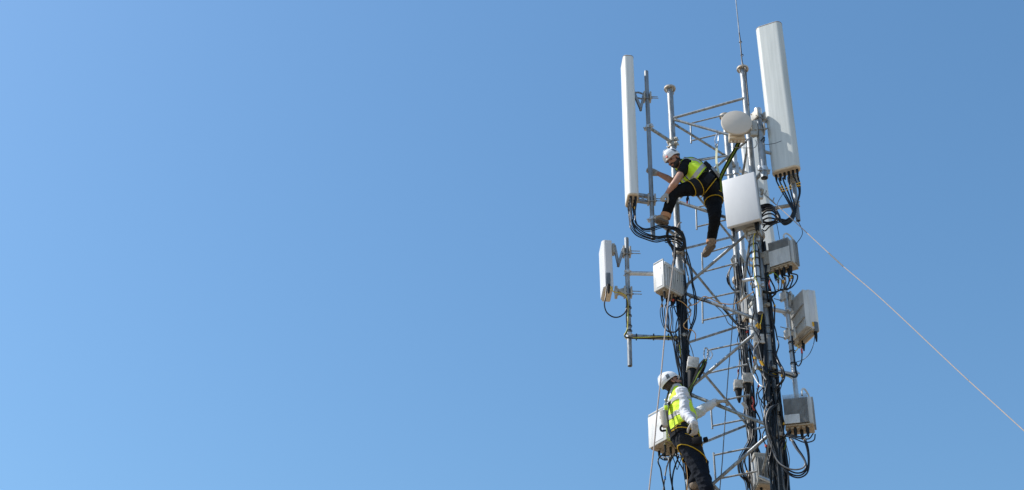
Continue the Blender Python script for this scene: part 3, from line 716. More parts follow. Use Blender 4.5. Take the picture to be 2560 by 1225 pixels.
bm = NB(); q = P1 + u9 * .06 + v9 * .12 + UP * .22
fbox(bm, q, u9, v9, UP, .09, .1, .2, .008); fbox(bm, q + u9 * .02 - UP * .14, u9, v9, UP, .1, .1, .12, .006); fbox(bm, q - v9 * .055 + UP * .03, u9, v9, UP, .035, .02, .1); tube(bm, [q, on(LB, q.z)], .03, 10); obj('mount_bracket', bm, 'bracket', t9)

def backbox(name, label, c, w_, d_, h_, yaw, m='radiowhite'):
    u = Vector((math.cos(yaw), math.sin(yaw), 0)); v = UP.cross(u)
    t = thing(name, label, 'radio unit', c - UP * h_ / 2)
    bm = NB(); fbox(bm, c, u, v, UP, w_, d_, h_, .008); obj('body', bm, m, t)
    bm = NB()
    for k in range(8): fbox(bm, c + u * (w_ * ((k + .5) / 8 - .5)) - v * (d_ / 2 + .012), u, v, UP, .006, .03, h_ * .9)
    obj('heat_sink', bm, 'radiogrey', t)
    bm = NB(); fbox(bm, c - UP * (h_ / 2 + .008), u, v, UP, w_ * .9, d_ * .9, .014); obj('underside', bm, 'dirt_bounce', t)
    bm = NB(); fbox(bm, c + UP * (h_ / 2 + .03), u, v, UP, w_ * 1.1, d_ * .8, .05, .004); obj('mount_bracket', bm, 'bracket', t)
    for k in range(2):
        q = c + u * (w_ * (k - .5) * .5) - UP * (h_ / 2 + .012); bm = NB(); tube(bm, [q, q - UP * .06, q - UP * .1], [.016, .014, .007], 8); obj('connector', bm, 'conn', t)
    return t
backbox('rear_radio', 'grey radio box between right and rear legs below the yellow cable pole', at(1874, 775, 15.0), .17, .16, .26, .2, 'radiogrey')
backbox('rear_radio', 'long pale radio half hidden behind brace joint on right leg', at(1893, 805, 14.75), .14, .14, .42, .3)
tS = backbox('rear_radio', 'white radio box low behind the right leg at picture bottom', at(1913, 1184, 14.95), .25, .2, .34, .1, 'radiogrey')
bm = NB(); tube(bm, [at(1899, 1192, 14.7), at(1932, 1206, 14.6)], .022, 12); obj('mount_arm', bm, 'steel_bright', tS)

# weatherproof closures with black sleeves
def closure(px, py, Y, label, s=1.0, hsl=.2, tiltx=0.0):
    c = at(px, py, Y); t = thing('cable_closure', label, 'cable closure', c, 'white cable closures with black sleeves')
    d = (UP + Vector((tiltx, 0, 0))).normalized(); u, v = perp(d)
    bm = NB()
    for k in (-1, 0, 1): fbox(bm, c + u * k * .042 * s, u, v, d, .034 * s, .12 * s, .13 * s, .010 * s, 2)
    fbox(bm, c - d * .06 * s, u, v, d, .125 * s, .125 * s, .02 * s, .004); obj('cap', bm, 'closure', t)
    bm = NB(); tube(bm, [c - d * .06 * s, c - d * .10 * s, c - d * (.10 + hsl * .6), c - d * (.1 + hsl)], [.052 * s, .05 * s, .034 * s, .012], 14); obj('sleeve', bm, 'conn', t)
    return c
closure(1732, 911, 14.42, 'white closure on the left leg above lower worker', 1.1, .3, .12)
closure(1845, 963, 14.95, 'white closure left of the rear leg, leftmost of the pair', .85, .14)
closure(1868, 948, 14.9, 'grey closure on the rear leg beside a smaller white closure', .95, .1)
closure(1897, 851, 14.2, 'white closure with long black cone between the cable bundles', .95, .22)

# ================================================================== CABLES AND ROPES
def off(pts, dx, dy=0, dY=0): return [(x + dx, y + dy, Y + dY) for x, y, Y in pts]
def jit(pts, a, seed, ends=True):
    r_ = random.Random(seed); n = len(pts)
    return [(x + r_.uniform(-a, a), y + r_.uniform(-a, a) * .6, Y + r_.uniform(-.015, .015)) for i, (x, y, Y) in enumerate(pts)]
def bundle(name, label, loc, group=None): return thing(name, label, 'cable bundle', loc, group)
def legx(L, py):
    q = ROT.transposed() @ (on(L, legz(L, py)) - EYE); return CX + FPX * q.x / -q.z
def legrun(parent, L, y0, specs, m='black', r=.0095, Yo=-.07, ybot=1300, amp=1.5, seed=0, step=55):
    """cables tied along a leg: each spec is (offset in px at top, offset at bottom)"""
    r_ = random.Random(seed)
    for k, (a, b) in enumerate(specs):
        pts = []; y = y0 + r_.uniform(-12, 12)
        while y < ybot:
            f = (y - y0) / (ybot - y0)
            pts.append((legx(L, y) + a + (b - a) * f + r_.uniform(-amp, amp), y, L.y + Yo - (.014 if k % 2 else 0) + r_.uniform(-.012, .012))); y += step
        q = at(*pts[-1]); W = [at(*p) for p in pts] + [Vector((q.x, q.y, q.z * .6)), Vector((q.x, q.y, .05))]
        bm = NB(); tube(bm, spline(W, 4), r * r_.uniform(.8, 1.15), 7); obj('cable', bm, m if not isinstance(m, list) else m[k % len(m)], parent, 60)

# --- left antenna jumpers: eight cables sweeping under the pole to the leg
b1 = bundle('jumper_bundle', 'black jumper cables sweeping from the tall left antenna to its coil', at(1640, 600, 14.35))
low = [(1571, 545, 14.28), (1578, 566, 14.25), (1592, 584, 14.25), (1614, 595, 14.27), (1640, 601, 14.32), (1664, 598, 14.42), (1690, 603, 14.5), (1704, 612, 14.56)]
upr = [(1584, 540, 14.27), (1592, 560, 14.25), (1608, 573, 14.25), (1626, 574, 14.27), (1645, 568, 14.28), (1662, 566, 14.36), (1684, 573, 14.5), (1702, 588, 14.58)]
for k, c in enumerate(c1):
    path = jit(off(low, (6 - k if k else 3) * 1.6 + 1, (6 - k if k else 3) * -3.4), 1.6, k) if k not in (1, 2, 3) else jit(off(upr, (k - 2) * 2.5, (k - 2) * 3), 1.2, k)
    bm = NB(); tube(bm, spline([c, c + Vector((0, 0, -.05)), c.lerp(at(*path[1]), .55) + Vector((0, 0, -.02))] + [at(*p) for p in path[1:]], 6), .0085 if k not in (3, 6) else .006, 7)
    obj('cable', bm, 'black', b1, 60)
for k, (x, y) in enumerate(((1579, 518), (1585, 534))):
    bm = NB(); q = c1[k * 2 + 1] + Vector((0, 0, -.03 - .03 * k)); ringband(bm, q, UP, .0105, .016, .003, 12); obj('marker_tape', bm, ['yellowtape', 'bluetape'][k], b1)
# coil hung on the left leg
b2 = bundle('cable_coil', 'thick coil of black cable hung on the left tower leg', at(1691, 597, 14.55))
for k in range(7):
    rr = random.Random(40 + k); pts = []
    R1, R2 = 27 + rr.uniform(-3, 2), 23 + rr.uniform(-3, 2); ox, oy = rr.uniform(-2, 2), rr.uniform(-2, 2)
    for j in range(16):
        a = j / 16 * 2 * math.pi; x, y = R1 * math.cos(a), R2 * math.sin(a)
        pts.append(at(1690 + ox + x * .80 - y * .25, 597 + oy + y + x * .6, 14.56 + rr.uniform(-.012, .012) + .03 * math.sin(a) - .05))
    bm = NB(); P_ = pts + pts[:1]; tube(bm, spline(P_, 4), .0105, 8); obj('cable', bm, 'black', b2, 60)
for (x, y) in ((1669, 602), (1700, 620)):
    bm = NB(); ringband(bm, at(x, y, 14.52), (at(x + 6, y + 20, 14.5) - at(x, y, 14.5)), .034, .007, .004, 14); obj('cable_tie', bm, 'tie', b2)
# down the left leg
b3 = bundle('leg_cable_bundle', 'black cable bundle tied down the left tower leg', on(LA, 0.1), 'cable bundles tied down the tower legs')
for k, pts in enumerate([
    [(1714, 606, 14.52), (1716, 640, 14.56), (1711, 680, 14.58), (1713, 720, 14.58), (1714, 760, 14.58), (1712, 800, 14.6)],
    [(1710, 618, 14.52), (1711, 650, 14.56), (1713, 690, 14.57), (1716, 730, 14.57), (1711, 770, 14.57), (1709, 820, 14.58)],
    [(1682, 612, 14.5), (1689, 630, 14.52), (1687, 655, 14.6), (1683, 680, 14.62), (1690, 735, 14.63), (1694, 790, 14.6)],
    [(1672, 606, 14.46), (1680, 622, 14.5), (1685, 640, 14.58), (1680, 668, 14.62), (1682, 700, 14.63), (1698, 760, 14.6)],
    [(1716, 628, 14.56), (1722, 645, 14.56), (1730, 680, 14.55), (1732, 706, 14.55), (1739, 735, 14.55), (1741, 765, 14.55), (1739, 795, 14.55), (1729, 822, 14.56), (1722, 850, 14.6), (1720, 900, 14.6)],
    [(1714, 630, 14.56), (1719, 650, 14.56), (1727, 684, 14.55), (1730, 710, 14.55), (1735, 737, 14.55), (1737, 768, 14.55), (1734, 798, 14.55), (1724, 824, 14.56), (1719, 850, 14.6), (1718, 900, 14.6)],
    [(1661, 596, 14.4), (1672, 608, 14.45), (1682, 622, 14.5), (1688, 645, 14.55)]]):
    bm = NB(); tube(bm, spline([at(*p) for p in pts], 6), .0085 if k < 6 else .005, 7); obj('cable', bm, 'black', b3, 60)
legrun(b3, LA, 745, [(-9, -9), (-4, -6), (0, -2), (4, 3), (8, 7), (11, 11), (13, 10), (-1, 1)], seed=3, r=.0105)
ties(b3, [(on(LA, legz(LA, y)) - Vector((0, .012, 0)), UP, .064) for y in (712, 770, 880, 915)])
# beside the left leg, three slim cables hanging past the lower arm
b4 = bundle('hanging_cables', 'thin black cables hanging left of the left leg above lower worker', at(1690, 900, 14.45))
for k in range(4):
    pts = jit([(1681 + k * 4, 846, 14.5), (1685 + k * 3.5, 872, 14.5), (1690 + k * 3, 905, 14.5), (1697 + k * 2.4, 935, 14.52), (1702 + k * 2, 975, 14.55), (1708, 1030, 14.6)], 1.4, 60 + k)
    bm = NB(); tube(bm, spline([at(*p) for p in pts], 6), .007, 7); obj('cable', bm, 'black', b4, 60)
# cables under the upper cabinet
b5 = bundle('cabinet_cables', 'cables looping under the radio cabinet on the left leg', at(1670, 790, 14.45))
for k, c in enumerate(o1):
    r_ = random.Random(80 + k); d = r_.uniform(14, 44)
    x = 1651 + k * 5.0
    pts = [(x, 765, 14.44), (x + 1 + k * .6, 790, 14.44), (x + 8 - k, 812 + d * .3, 14.45), (1676 + k, 826 + d * .15, 14.47), (1690 + k * .6, 828, 14.5), (1699, 812, 14.54)] if k < 4 else [(x, 770, 14.46), (x + 2, 800, 14.5), (x + 2, 830, 14.52), (1697, 862, 14.55)]
    bm = NB(); tube(bm, spline([c] + [at(*p) for p in jit(pts, 1.2, k)], 6), .0075 if k % 3 else .005, 7); obj('cable', bm, ['black', 'black', 'greycable'][k % 3], b5, 60)
bm = NB(); ringband(bm, o1[1] - UP * .06, UP, .01, .016, .003, 10); obj('marker_tape', bm, 'yellowtape', b5)
# earthing cable of the small left antenna
cable([(1526, 716, 14.5), (1534, 729, 14.52), (1549, 732, 14.62), (1562, 738, 14.63), (1569, 752, 14.63), (1570, 785, 14.64), (1569, 818, 14.64), (1565, 830, 14.63), (1561, 838, 14.63), (1567, 845, 14.64), (1600, 844, 14.65), (1640, 842, 14.65), (1672, 841, 14.64), (1688, 846, 14.6), (1696, 857, 14.58), (1700, 872, 14.57), (1701, 892, 14.58)], .0062, 'yellow', 'earth_cable', 'yellow earth cable from small left antenna along lower arm to left leg')
cable([(1517, 716, 14.55), (1514, 742, 14.5), (1511, 762, 14.5), (1517, 781, 14.5), (1532, 792, 14.52), (1548, 792, 14.55), (1562, 782, 14.6), (1567, 766, 14.62), (1567, 748, 14.64), (1566, 790, 14.65), (1568, 826, 14.65), (1563, 842, 14.63), (1600, 846.5, 14.66), (1660, 845, 14.66), (1690, 850, 14.62), (1700, 880, 14.6)], .0085, 'black', 'cable', 'black cable looping below the small left antenna onto its pole')
# orange wires
cable([(1694, 750, 14.45), (1708, 757, 14.48), (1722, 772, 14.5), (1727, 786, 14.5), (1717, 801, 14.5), (1709, 813, 14.48), (1715, 822, 14.5), (1731, 826, 14.5), (1739, 836, 14.52), (1738, 848, 14.55)], .0055, 'orange', 'orange_wire', 'curly orange wire right beside the left leg below the cabinet')
cable([(1727, 764, 14.5), (1744, 757, 14.42), (1758, 742, 14.4), (1772, 744, 14.4), (1800, 757, 14.4), (1832, 760, 14.35), (1858, 748, 14.2), (1884, 729, 14.05)], .0062, 'orange', 'orange_wire', 'orange wire strung across the tower face from brace to pole')
bm = NB()
pts = [at(1724 + 3 * math.cos(a * 2.1), 745 + a * 5.2, 14.5) for a in range(8)]
tube(bm, spline(pts, 4), .011, 7); setp(obj('cable_tail', bm, 'ropegrey', None), 'dark knotted cable tail on the left leg beside the orange wire', 'cable')
# two black cables along the big brace
b6 = bundle('brace_cables', 'thin cables sagging from the front brace towards the rear leg', at(1830, 800, 14.5))
for k, (m_, pts) in enumerate([('black', [(1722, 742, 14.62), (1760, 754, 14.55), (1790, 760, 14.5), (1806, 771, 14.48), (1826, 795, 14.48), (1843, 812, 14.48), (1866, 819, 14.4), (1892, 821, 14.2)]),
                              ('greycable', [(1786, 762, 14.5), (1803, 778, 14.48), (1813, 792, 14.48), (1821, 808, 14.48), (1836, 817, 14.48), (1862, 822, 14.4), (1888, 824, 14.2)]),
                              ('black', [(1736, 746, 14.6), (1776, 757, 14.5), (1803, 768, 14.48), (1822, 786, 14.48), (1846, 809, 14.5), (1884, 818, 14.3)])]):
    bm = NB(); tube(bm, spline([at(*p) for p in pts], 6), .0055, 7); obj('cable', bm, m_, b6, 60)
for (x, y) in ((1812, 767), (1763, 749)):
    bm = NB(); ringband(bm, plane_pt(x, y, *FACE['AB']), LB - LA + Vector((0, 0, -.3)), .026, .005, .004, 14); obj('cable_tie', bm, 'tie', b6)

# --- rear leg bundle
b7 = bundle('leg_cable_bundle', 'grey and black cable strands tied down the rear tower leg', on(LC, 0.1), 'cable bundles tied down the tower legs')
legrun(b7, LC, 655, [(-9, -12), (-6, -9), (-2, -3), (2, 0), (6, 5), (9, 8), (13, 11), (15, 13), (4, 14)], ['black', 'greycable', 'black', 'black', 'greycable', 'black', 'black'], seed=11, r=.0095, Yo=-.09, amp=2.4)
for k in range(4):
    pts = jit([(1835, 660, 15.05), (1826, 671, 15.0), (1818 + k * 1.6, 690, 15.0), (1820 + k * 1.6, 707, 15.0), (1829, 720, 15.05), (1838, 730, 15.1)], .8, 90 + k)
    bm = NB(); tube(bm, spline([at(*p) for p in pts], 6), .0085, 7); obj('cable', bm, ['black', 'greycable'][k % 2], b7, 60)
ties(b7, [(on(LC, legz(LC, y)) - Vector((0, .025, 0)), UP, .074) for y in (722, 800, 870, 1010)])
bm = NB(); tube(bm, [at(1836, 640, 15.1), at(1830, 650, 15.02), at(1836, 668, 15.05)], .02, 8); obj('cable_bracket', bm, 'flange', b7)
b8 = bundle('slack_cables', 'slack black cables bowing out left of the rear leg at picture bottom', at(1850, 1165, 15.0))
for k in range(5):
    pts = jit(off([(1873, 1050, 15.12), (1871, 1095, 15.08), (1860, 1122, 15.0), (1848, 1145, 14.95), (1843, 1165, 14.95), (1850, 1188, 14.98), (1862, 1204, 15.0), (1868, 1235, 15.05), (1874, 1300, 15.1)], k * 3.4), 1.4, 120 + k)
    bm = NB(); tube(bm, spline([at(*p) for p in pts], 6), .0085 if k else .006, 7); obj('cable', bm, ['greycable', 'black', 'black', 'black', 'greycable'][k], b8, 60)
cable([(1846, 862, 15.0), (1849, 900, 14.98), (1846, 935, 14.95), (1843, 952, 14.95)], .008, 'black', 'cable', 'black cable with a red band entering the small white closure from above')
bm = NB(); ringband(bm, at(1846, 930, 14.96), UP, .0095, .03, .002, 10); setp(obj('marker_band', bm, 'red', None), 'red band on the cable above the small white closure', 'tape')
bm = NB(); tube(bm, spline([at(1880, 992, 14.9), at(1884, 1004, 14.9), at(1881, 1016, 14.9), at(1886, 1026, 14.92)], 5), [.008] * 16, 8); setp(obj('tangled_cord', bm, 'red', None), 'bunched orange red cord on the rear leg near the bottom', 'cord')
bm = NB(); tube(bm, [at(1856, 1006, 14.9), at(1868, 1022, 14.92)], .022, 10); setp(obj('conduit_stub', bm, 'closure', None), 'short white tube tied diagonally to the rear leg', 'tube')

# --- right leg bundle
b9 = bundle('leg_cable_bundle', 'heavy black cable bundle tied down the right tower leg', on(LB, 0.1), 'cable bundles tied down the tower legs')
legrun(b9, LB, 592, [(-15, -26), (-11, -22), (-7, -18), (-13, -15), (-4, -24), (-9, -12), (-2, -20), (-16, -9)], seed=21, r=.0125, Yo=-.075, amp=3.4)
legrun(b9, LB, 600, [(9, 13), (12, 17), (14, 19), (15, 15), (10, 11)], seed=22, r=.0115, Yo=-.05, amp=1.4)
legrun(b9, LB, 950, [(-4, -6), (2, 1), (6, 4), (-8, -2)], ['black', 'black', 'greycable', 'black'], seed=23, r=.009, Yo=-.09, amp=3)
legrun(b9, LB, 905, [(-2, -14), (3, -10), (-6, -20), (-11, -16)], seed=25, r=.0125, Yo=-.10, amp=5)
ties(b9, [(on(LB, legz(LB, y)) - Vector((.008, .012, 0)), UP, .068) for y in (705, 757, 822, 842, 885, 1044, 1196)])
for k in range(3):                                             # heavy loop right of the leg
    pts = jit(off([(1934, 880, 14.2), (1944, 905, 14.1), (1955, 925, 14.05), (1958, 940, 14.05), (1953, 955, 14.08), (1942, 966, 14.12), (1930, 985, 14.15)], k * 1.6), .8, 140 + k)
    bm = NB(); tube(bm, spline([at(*p) for p in pts], 6), .012, 8); obj('cable', bm, 'black', b9, 60)
for k in range(3):                                             # crossing strands
    pts = jit(off([(1866, 855, 14.9), (1880, 872, 14.6), (1893, 890, 14.3), (1906, 915, 14.1), (1914, 950, 14.1), (1916, 1000, 14.12)], k * 4, k * 2), 1.2, 150 + k)
    bm = NB(); tube(bm, spline([at(*p) for p in pts], 6), .011, 8); obj('cable', bm, 'black', b9, 60)
bm = NB(); tube(bm, spline([at(*p) for p in [(1898, 897, 14.2), (1906, 915, 14.12), (1914, 930, 14.08), (1932, 940, 14.06), (1948, 943, 14.06)]], 6), .011, 8); obj('cable', bm, 'black', b9, 60)
cable([(1899, 826, 14.15), (1898, 840, 14.15), (1897, 852, 14.14)], .010, 'black', 'cable', 'short black cables dropping into the closure between the bundles')
bm = NB(); ringband(bm, at(1905, 909, 14.1), Vector((.4, 0, -1)), .012, .035, .003, 12); setp(obj('marker_band', bm, 'yellowtape', None), 'yellow tape bands below the long black cone', 'tape')
cable([(1871, 896, 14.75), (1878, 925, 14.5), (1887, 945, 14.3), (1898, 961, 14.15), (1908, 967, 14.1), (1918, 968, 14.12)], .008, 'radiowhite', 'white_cable', 'white cable slanting from rear leg to right leg')
cable([(1892, 970, 14.6), (1900, 1010, 14.55), (1910, 1055, 14.5), (1918, 1100, 14.4), (1926, 1140, 14.35), (1936, 1200, 14.3), (1950, 1290, 14.3)], .005, 'ropegrey', 'guy_wire', 'thin steel wire running down between rear and right legs')

# loose strands that bow away from the two cable laden legs
def loose(parent, L, specs, seed, Yo):
    r_ = random.Random(seed)
    for (y0, y1, bow, dx) in specs:
        n = 6; pts = []
        for k in range(n + 1):
            f = k / n; y = y0 + (y1 - y0) * f
            pts.append((legx(L, y) + dx + bow * math.sin(math.pi * f) * (1 + .25 * r_.uniform(-1, 1)) + r_.uniform(-2, 2), y, L.y + Yo + r_.uniform(-.05, .03)))
        bm = NB(); tube(bm, spline([at(*p) for p in pts], 6), r_.choice((.0055, .007, .0085, .0095)), 7)
        obj('cable', bm, r_.choice(('black', 'black', 'black', 'greycable')), parent, 60)
        if r_.random() < .45:
            q = at(*pts[3]); bm = NB(); ringband(bm, q, at(*pts[4]) - q, .0105, .014, .003, 10); obj('marker_tape', bm, r_.choice(('yellowtape', 'yellowtape', 'red', 'panelwhite')), parent)
loose(b7, LC, [(690, 800, 14, 6), (720, 850, -10, -4), (760, 880, 17, 8), (815, 930, -11, -6), (850, 960, 15, 8), (900, 1030, 20, 6), (960, 1080, -9, -5), (1010, 1130, 14, 8), (700, 960, 8, 4), (880, 1180, 10, 3), (1080, 1230, 16, 4), (1100, 1260, -14, -6)], 5, -.13)
loose(b9, LB, [(620, 720, -18, -14), (640, 780, -10, -16), (700, 830, 14, 10), (750, 850, -16, -20), (790, 900, 12, 12), (840, 950, -20, -16), (880, 1000, 17, 8), (930, 1040, -24, -8), (960, 1100, -20, -12), (1000, 1120, 12, 10), (1040, 1190, -22, -12), (1060, 1230, 10, 12), (1100, 1260, -16, -14), (690, 940, -9, -18), (1120, 1240, -8, -22)], 9, -.14)
loose(b3, LA, [(650, 740, 16, 8), (700, 800, -12, -8), (760, 850, 13, 8), (790, 900, -10, -10), (830, 960, 12, 8)], 13, -.11)
# --- right antenna jumpers
b10 = bundle('jumper_bundle', 'black jumper cables with yellow bands under the tall right antenna', at(1975, 500, 14.0))
tails = [[(1941, 452, 14.0), (1949, 468, 14.0), (1960, 487, 14.0), (1972, 508, 14.0)], [(1947, 447, 14.0), (1955, 466, 14.0), (1965, 487, 14.0), (1977, 510, 14.0)], [(1957, 446, 14.0), (1966, 470, 14.0), (1974, 490, 14.0), (1981, 512, 14.0)],
         [(1972, 446, 14.0), (1975, 466, 14.0), (1980, 490, 14.0), (1986, 510, 14.0)], [(1985, 442, 14.0), (1993, 460, 14.0), (1998, 480, 14.0), (1994, 505, 14.0)], [(1994, 440, 14.0), (1999, 458, 14.0), (2000, 484, 14.0), (1992, 512, 14.0)]]
sweep = [(1985, 532, 14.0), (1979, 546, 14.0), (1968, 554, 14.0), (1957, 557, 14.0), (1949, 548, 14.0), (1945, 534, 14.02), (1936, 520, 14.05), (1922, 515, 14.08), (1902, 519, 14.12)]
for k, c in enumerate(c2):
    pts = tails[k] + jit(off(sweep, (k - 2.5) * 1.3, (k - 2.5) * 1.8), .8, 160 + k)
    bm = NB(); tube(bm, spline([c] + [at(*p) for p in pts], 6), .0095, 8); obj('cable', bm, 'black', b10, 60)
    q = at(*tails[k][1]); dq = at(*tails[k][2]) - q
    for j in range(3 if k < 2 else 2):
        bm = NB(); ringband(bm, q + dq * (j * .28), dq, .0105, .008, .003, 10); obj('marker_tape', bm, 'yellowtape', b10)
b11 = bundle('cable_coil', 'loose coil of black cable right behind the square white panel', at(1925, 550, 14.05))
for k, pts in enumerate([
    [(1902, 540, 14.1), (1915, 528, 14.05), (1930, 527, 14.02), (1941, 538, 14.02), (1938, 550, 14.02), (1922, 557, 14.05), (1905, 556, 14.1)],
    [(1904, 552, 14.1), (1920, 545, 14.05), (1936, 547, 14.02), (1940, 553, 14.02), (1925, 560, 14.05), (1906, 562, 14.1)],
    [(1900, 548, 14.1), (1916, 556, 14.05), (1934, 553, 14.02), (1949, 548, 14.0), (1967, 551, 14.0)],
    [(1905, 574, 14.1), (1913, 577, 14.06), (1925, 566, 14.04), (1945, 556, 14.0), (1968, 549, 14.0)],
    [(1901, 545, 14.1), (1914, 536, 14.05), (1931, 535, 14.02), (1944, 547, 14.0), (1950, 553, 14.0)],
    [(1908, 569, 14.1), (1915, 561, 14.06), (1930, 561, 14.04), (1945, 551, 14.0)],
    [(1905, 528, 14.1), (1918, 521, 14.05), (1934, 524, 14.02), (1947, 540, 14.0), (1951, 556, 14.0)]]):
    bm = NB(); tube(bm, spline([at(*p) for p in pts], 6), .0105 if k != 3 else .008, 8); obj('cable', bm, 'black', b11, 60)
cable([(1988, 540, 14.02), (1998, 558, 14.0), (2006, 578, 14.0), (2003, 592, 14.0), (1990, 610, 14.0)], .0042, 'black', 'thin_cable', 'thin black cable bowing right above the highest finned radio')
cable([(1966, 468, 14.0), (1955, 488, 14.0), (1943, 510, 14.0), (1938, 540, 14.02), (1943, 565, 14.02), (1949, 598, 14.02)], .0038, 'black', 'thin_cable', 'thin black wire hanging behind the bundle under the tall right antenna')
cable([(1820, 358, 14.2), (1825, 366, 14.1), (1840, 369, 14.05), (1870, 370, 13.98), (1886, 369, 13.93), (1892, 360, 13.92), (1889, 350, 13.94)], .0045, 'greycable', 'thin_cable', 'thin grey cable drooping under the round dish')
cable([(1907, 342, 13.92), (1912, 350, 13.9), (1909, 359, 13.88), (1920, 361, 13.84), (1938, 358, 13.82), (1954, 352, 13.8)], .0035, 'black', 'wire_end', 'stiff black wire end poking across the tall right antenna')
cable([(1902, 352, 13.94), (1911, 343, 13.92), (1909, 355, 13.92)], .007, 'black', 'strap', 'short black strap on the thick pole beside the dish')

# yellow earth cable on the front pole
cable([(1898, 566, 13.96), (1894, 576, 13.95), (1887, 585, 13.94), (1883, 599, 13.94), (1884, 615, 13.94), (1886, 637, 13.945), (1884.5, 667, 13.945), (1888, 695, 13.945), (1895, 709, 13.945), (1898, 731, 13.95), (1902, 756, 14.0), (1906, 776, 14.1), (1904, 796, 14.15), (1900, 815, 14.15)], .0062, 'yellow', 'earth_cable', 'yellow earth cable running down the front pole under square panel')
for k, pts in enumerate([[(1878, 560, 13.98), (1880, 590, 13.95), (1875, 600, 13.95), (1873, 640, 13.96), (1876, 690, 13.96), (1881, 712, 13.95), (1880, 725, 13.97)], [(1893, 556, 13.96), (1890, 590, 13.94), (1889, 640, 13.945), (1891, 690, 13.95), (1899, 740, 14.05)]]):
    cable(pts, .0055, 'black', 'cable', ['thin black cable on the left side of the front pole', 'thin black cable on the right side of the front pole'][k])
for k in range(2):
    bm = NB(); q = at(1894 + 6 * k, 808 + k * 2, 14.12); tube(bm, [q, q - UP * .07], .008, 8); setp(obj('marker_band', bm, 'yellowtape', None), ['left yellow sleeve hanging at the brace joint on right leg', 'right yellow sleeve hanging at the brace joint on right leg'][k], 'tape')

# --- finned radio cables, upper
b12 = bundle('radio_cables', 'black cables with orange bands hanging under the highest finned radio', at(1960, 700, 13.95))
for k, c in enumerate(o8):                                      # k = 0 is the rightmost
    dn_ = [(1993 - k * 11, 688 + k * 2, 13.95), (1990 - k * 9, 706 - k * 1, 13.92), (1976 - k * 6, 720 + (k % 2) * 3, 13.92), (1958 - k * 3, 723 + k, 13.95), (1935, 730 + k * .8, 14.02), (1912, 728 + k, 14.12), (1899, 724 + k, 14.18)]
    bm = NB(); tube(bm, spline([c] + [at(*p) for p in jit(dn_, 1.0, 170 + k)], 6), .0085 if k < 4 else .0065, 7); obj('cable', bm, 'black', b12, 60)
    if k < 5:
        bm = NB(); ringband(bm, c - UP * .05, UP, .0105, .022, .003, 10); obj('marker_tape', bm, 'yellowtape', b12)
for k in range(3):
    pts = jit([(1921, 690, 14.1), (1930, 705, 14.0), (1938, 722, 13.98), (1938, 735, 13.98), (1928, 744, 14.02)], 2, 180 + k)
    bm = NB(); tube(bm, spline([at(*p) for p in pts], 6), .007, 7); obj('cable', bm, 'black', b12, 60)
cable([(1925, 700, 14.05), (1923, 712, 14.03), (1926, 722, 14.02)], .006, 'red', 'red_wire', 'short red wire beside the right leg under the highest finned radio')
cable([(1918, 690, 14.1), (1930, 681, 14.0), (1942, 688, 13.98), (1948, 700, 13.97)], .006, 'lime', 'green_wire', 'short green earth wire under the highest finned radio')
# --- right active antenna
cable([(2037, 838, 14.0), (2034, 860, 14.0), (2024, 884, 14.0), (2008, 899, 14.05), (1991, 905, 14.2)], .0042, 'black', 'thin_cable', 'thin black cable swinging from finned panel antenna to its pole')
cable([(2005, 866, 14.1), (2005, 890, 14.1), (2003, 906, 14.12), (1996, 915, 14.2), (1990, 909, 14.28)], .0075, 'black', 'cable', 'short black cable hooking from finned panel antenna to its pole')
bm = NB(); ringband(bm, at(2004.5, 878, 14.1), UP, .0085, .03, .003, 10); setp(obj('marker_band', bm, 'red', None), 'red band on the short cable under the finned panel antenna', 'tape')
cable([(1994, 862, 14.2), (1994, 872, 14.2), (1988, 878, 14.22)], .005, 'yellow', 'earth_cable', 'short yellow wire end under the finned panel antenna')
cable([(1980, 840, 14.28), (1983, 870, 14.27), (1987, 905, 14.27), (1990, 928, 14.27), (1993, 938, 14.26), (1986, 943, 14.25), (1972, 938, 14.22), (1948, 932, 14.18), (1925, 926, 14.12), (1893, 917, 14.2)], .011, 'black', 'cable', 'black cable strapped to the lower right pole and its arm')
cable([(1976, 944, 14.27), (1966, 940, 14.25), (1940, 936, 14.2), (1905, 925, 14.16), (1893, 921, 14.2)], .0055, 'yellow', 'earth_cable', 'yellow wire under the arm of the lower right pole')
# --- finned radio cables, lower
b13 = bundle('radio_cables', 'black cables looping wide below the lower finned radio', at(1995, 1130, 14.0))
loops = [[(1977, 1098, 14.0), (1988, 1118, 13.96), (2003, 1138, 13.96), (2013, 1156, 13.96), (2008, 1169, 13.96), (1990, 1174, 13.98), (1968, 1170, 14.0), (1945, 1154, 14.05), (1930, 1122, 14.08), (1917, 1080, 14.08), (1911, 1042, 14.08), (1917, 1015, 14.1), (1930, 1000, 14.12)],
         [(1982, 1100, 14.0), (1995, 1122, 13.98), (2010, 1145, 13.98), (2016, 1166, 13.98), (2006, 1180, 13.98), (1988, 1182, 14.0), (1966, 1172, 14.02), (1950, 1160, 14.06), (1938, 1140, 14.1)],
         [(2009, 1098, 14.0), (2017, 1120, 13.98), (2021, 1148, 13.98), (2018, 1172, 13.98), (2004, 1187, 13.98), (1986, 1188, 14.0), (1968, 1178, 14.02), (1954, 1160, 14.06)],
         [(2012, 1096, 14.0), (2020, 1118, 13.98), (2023, 1150, 13.98), (2019, 1180, 13.98), (2003, 1193, 13.98), (1984, 1192, 14.0), (1966, 1180, 14.02), (1952, 1160, 14.06)]]
for k, pts in enumerate(loops):
    c = o9[3] if k < 2 else o9[1]
    bm = NB(); tube(bm, spline([c] + [at(*p) for p in pts], 6), .009, 8); obj('cable', bm, 'black' if k else 'greycable', b13, 60)
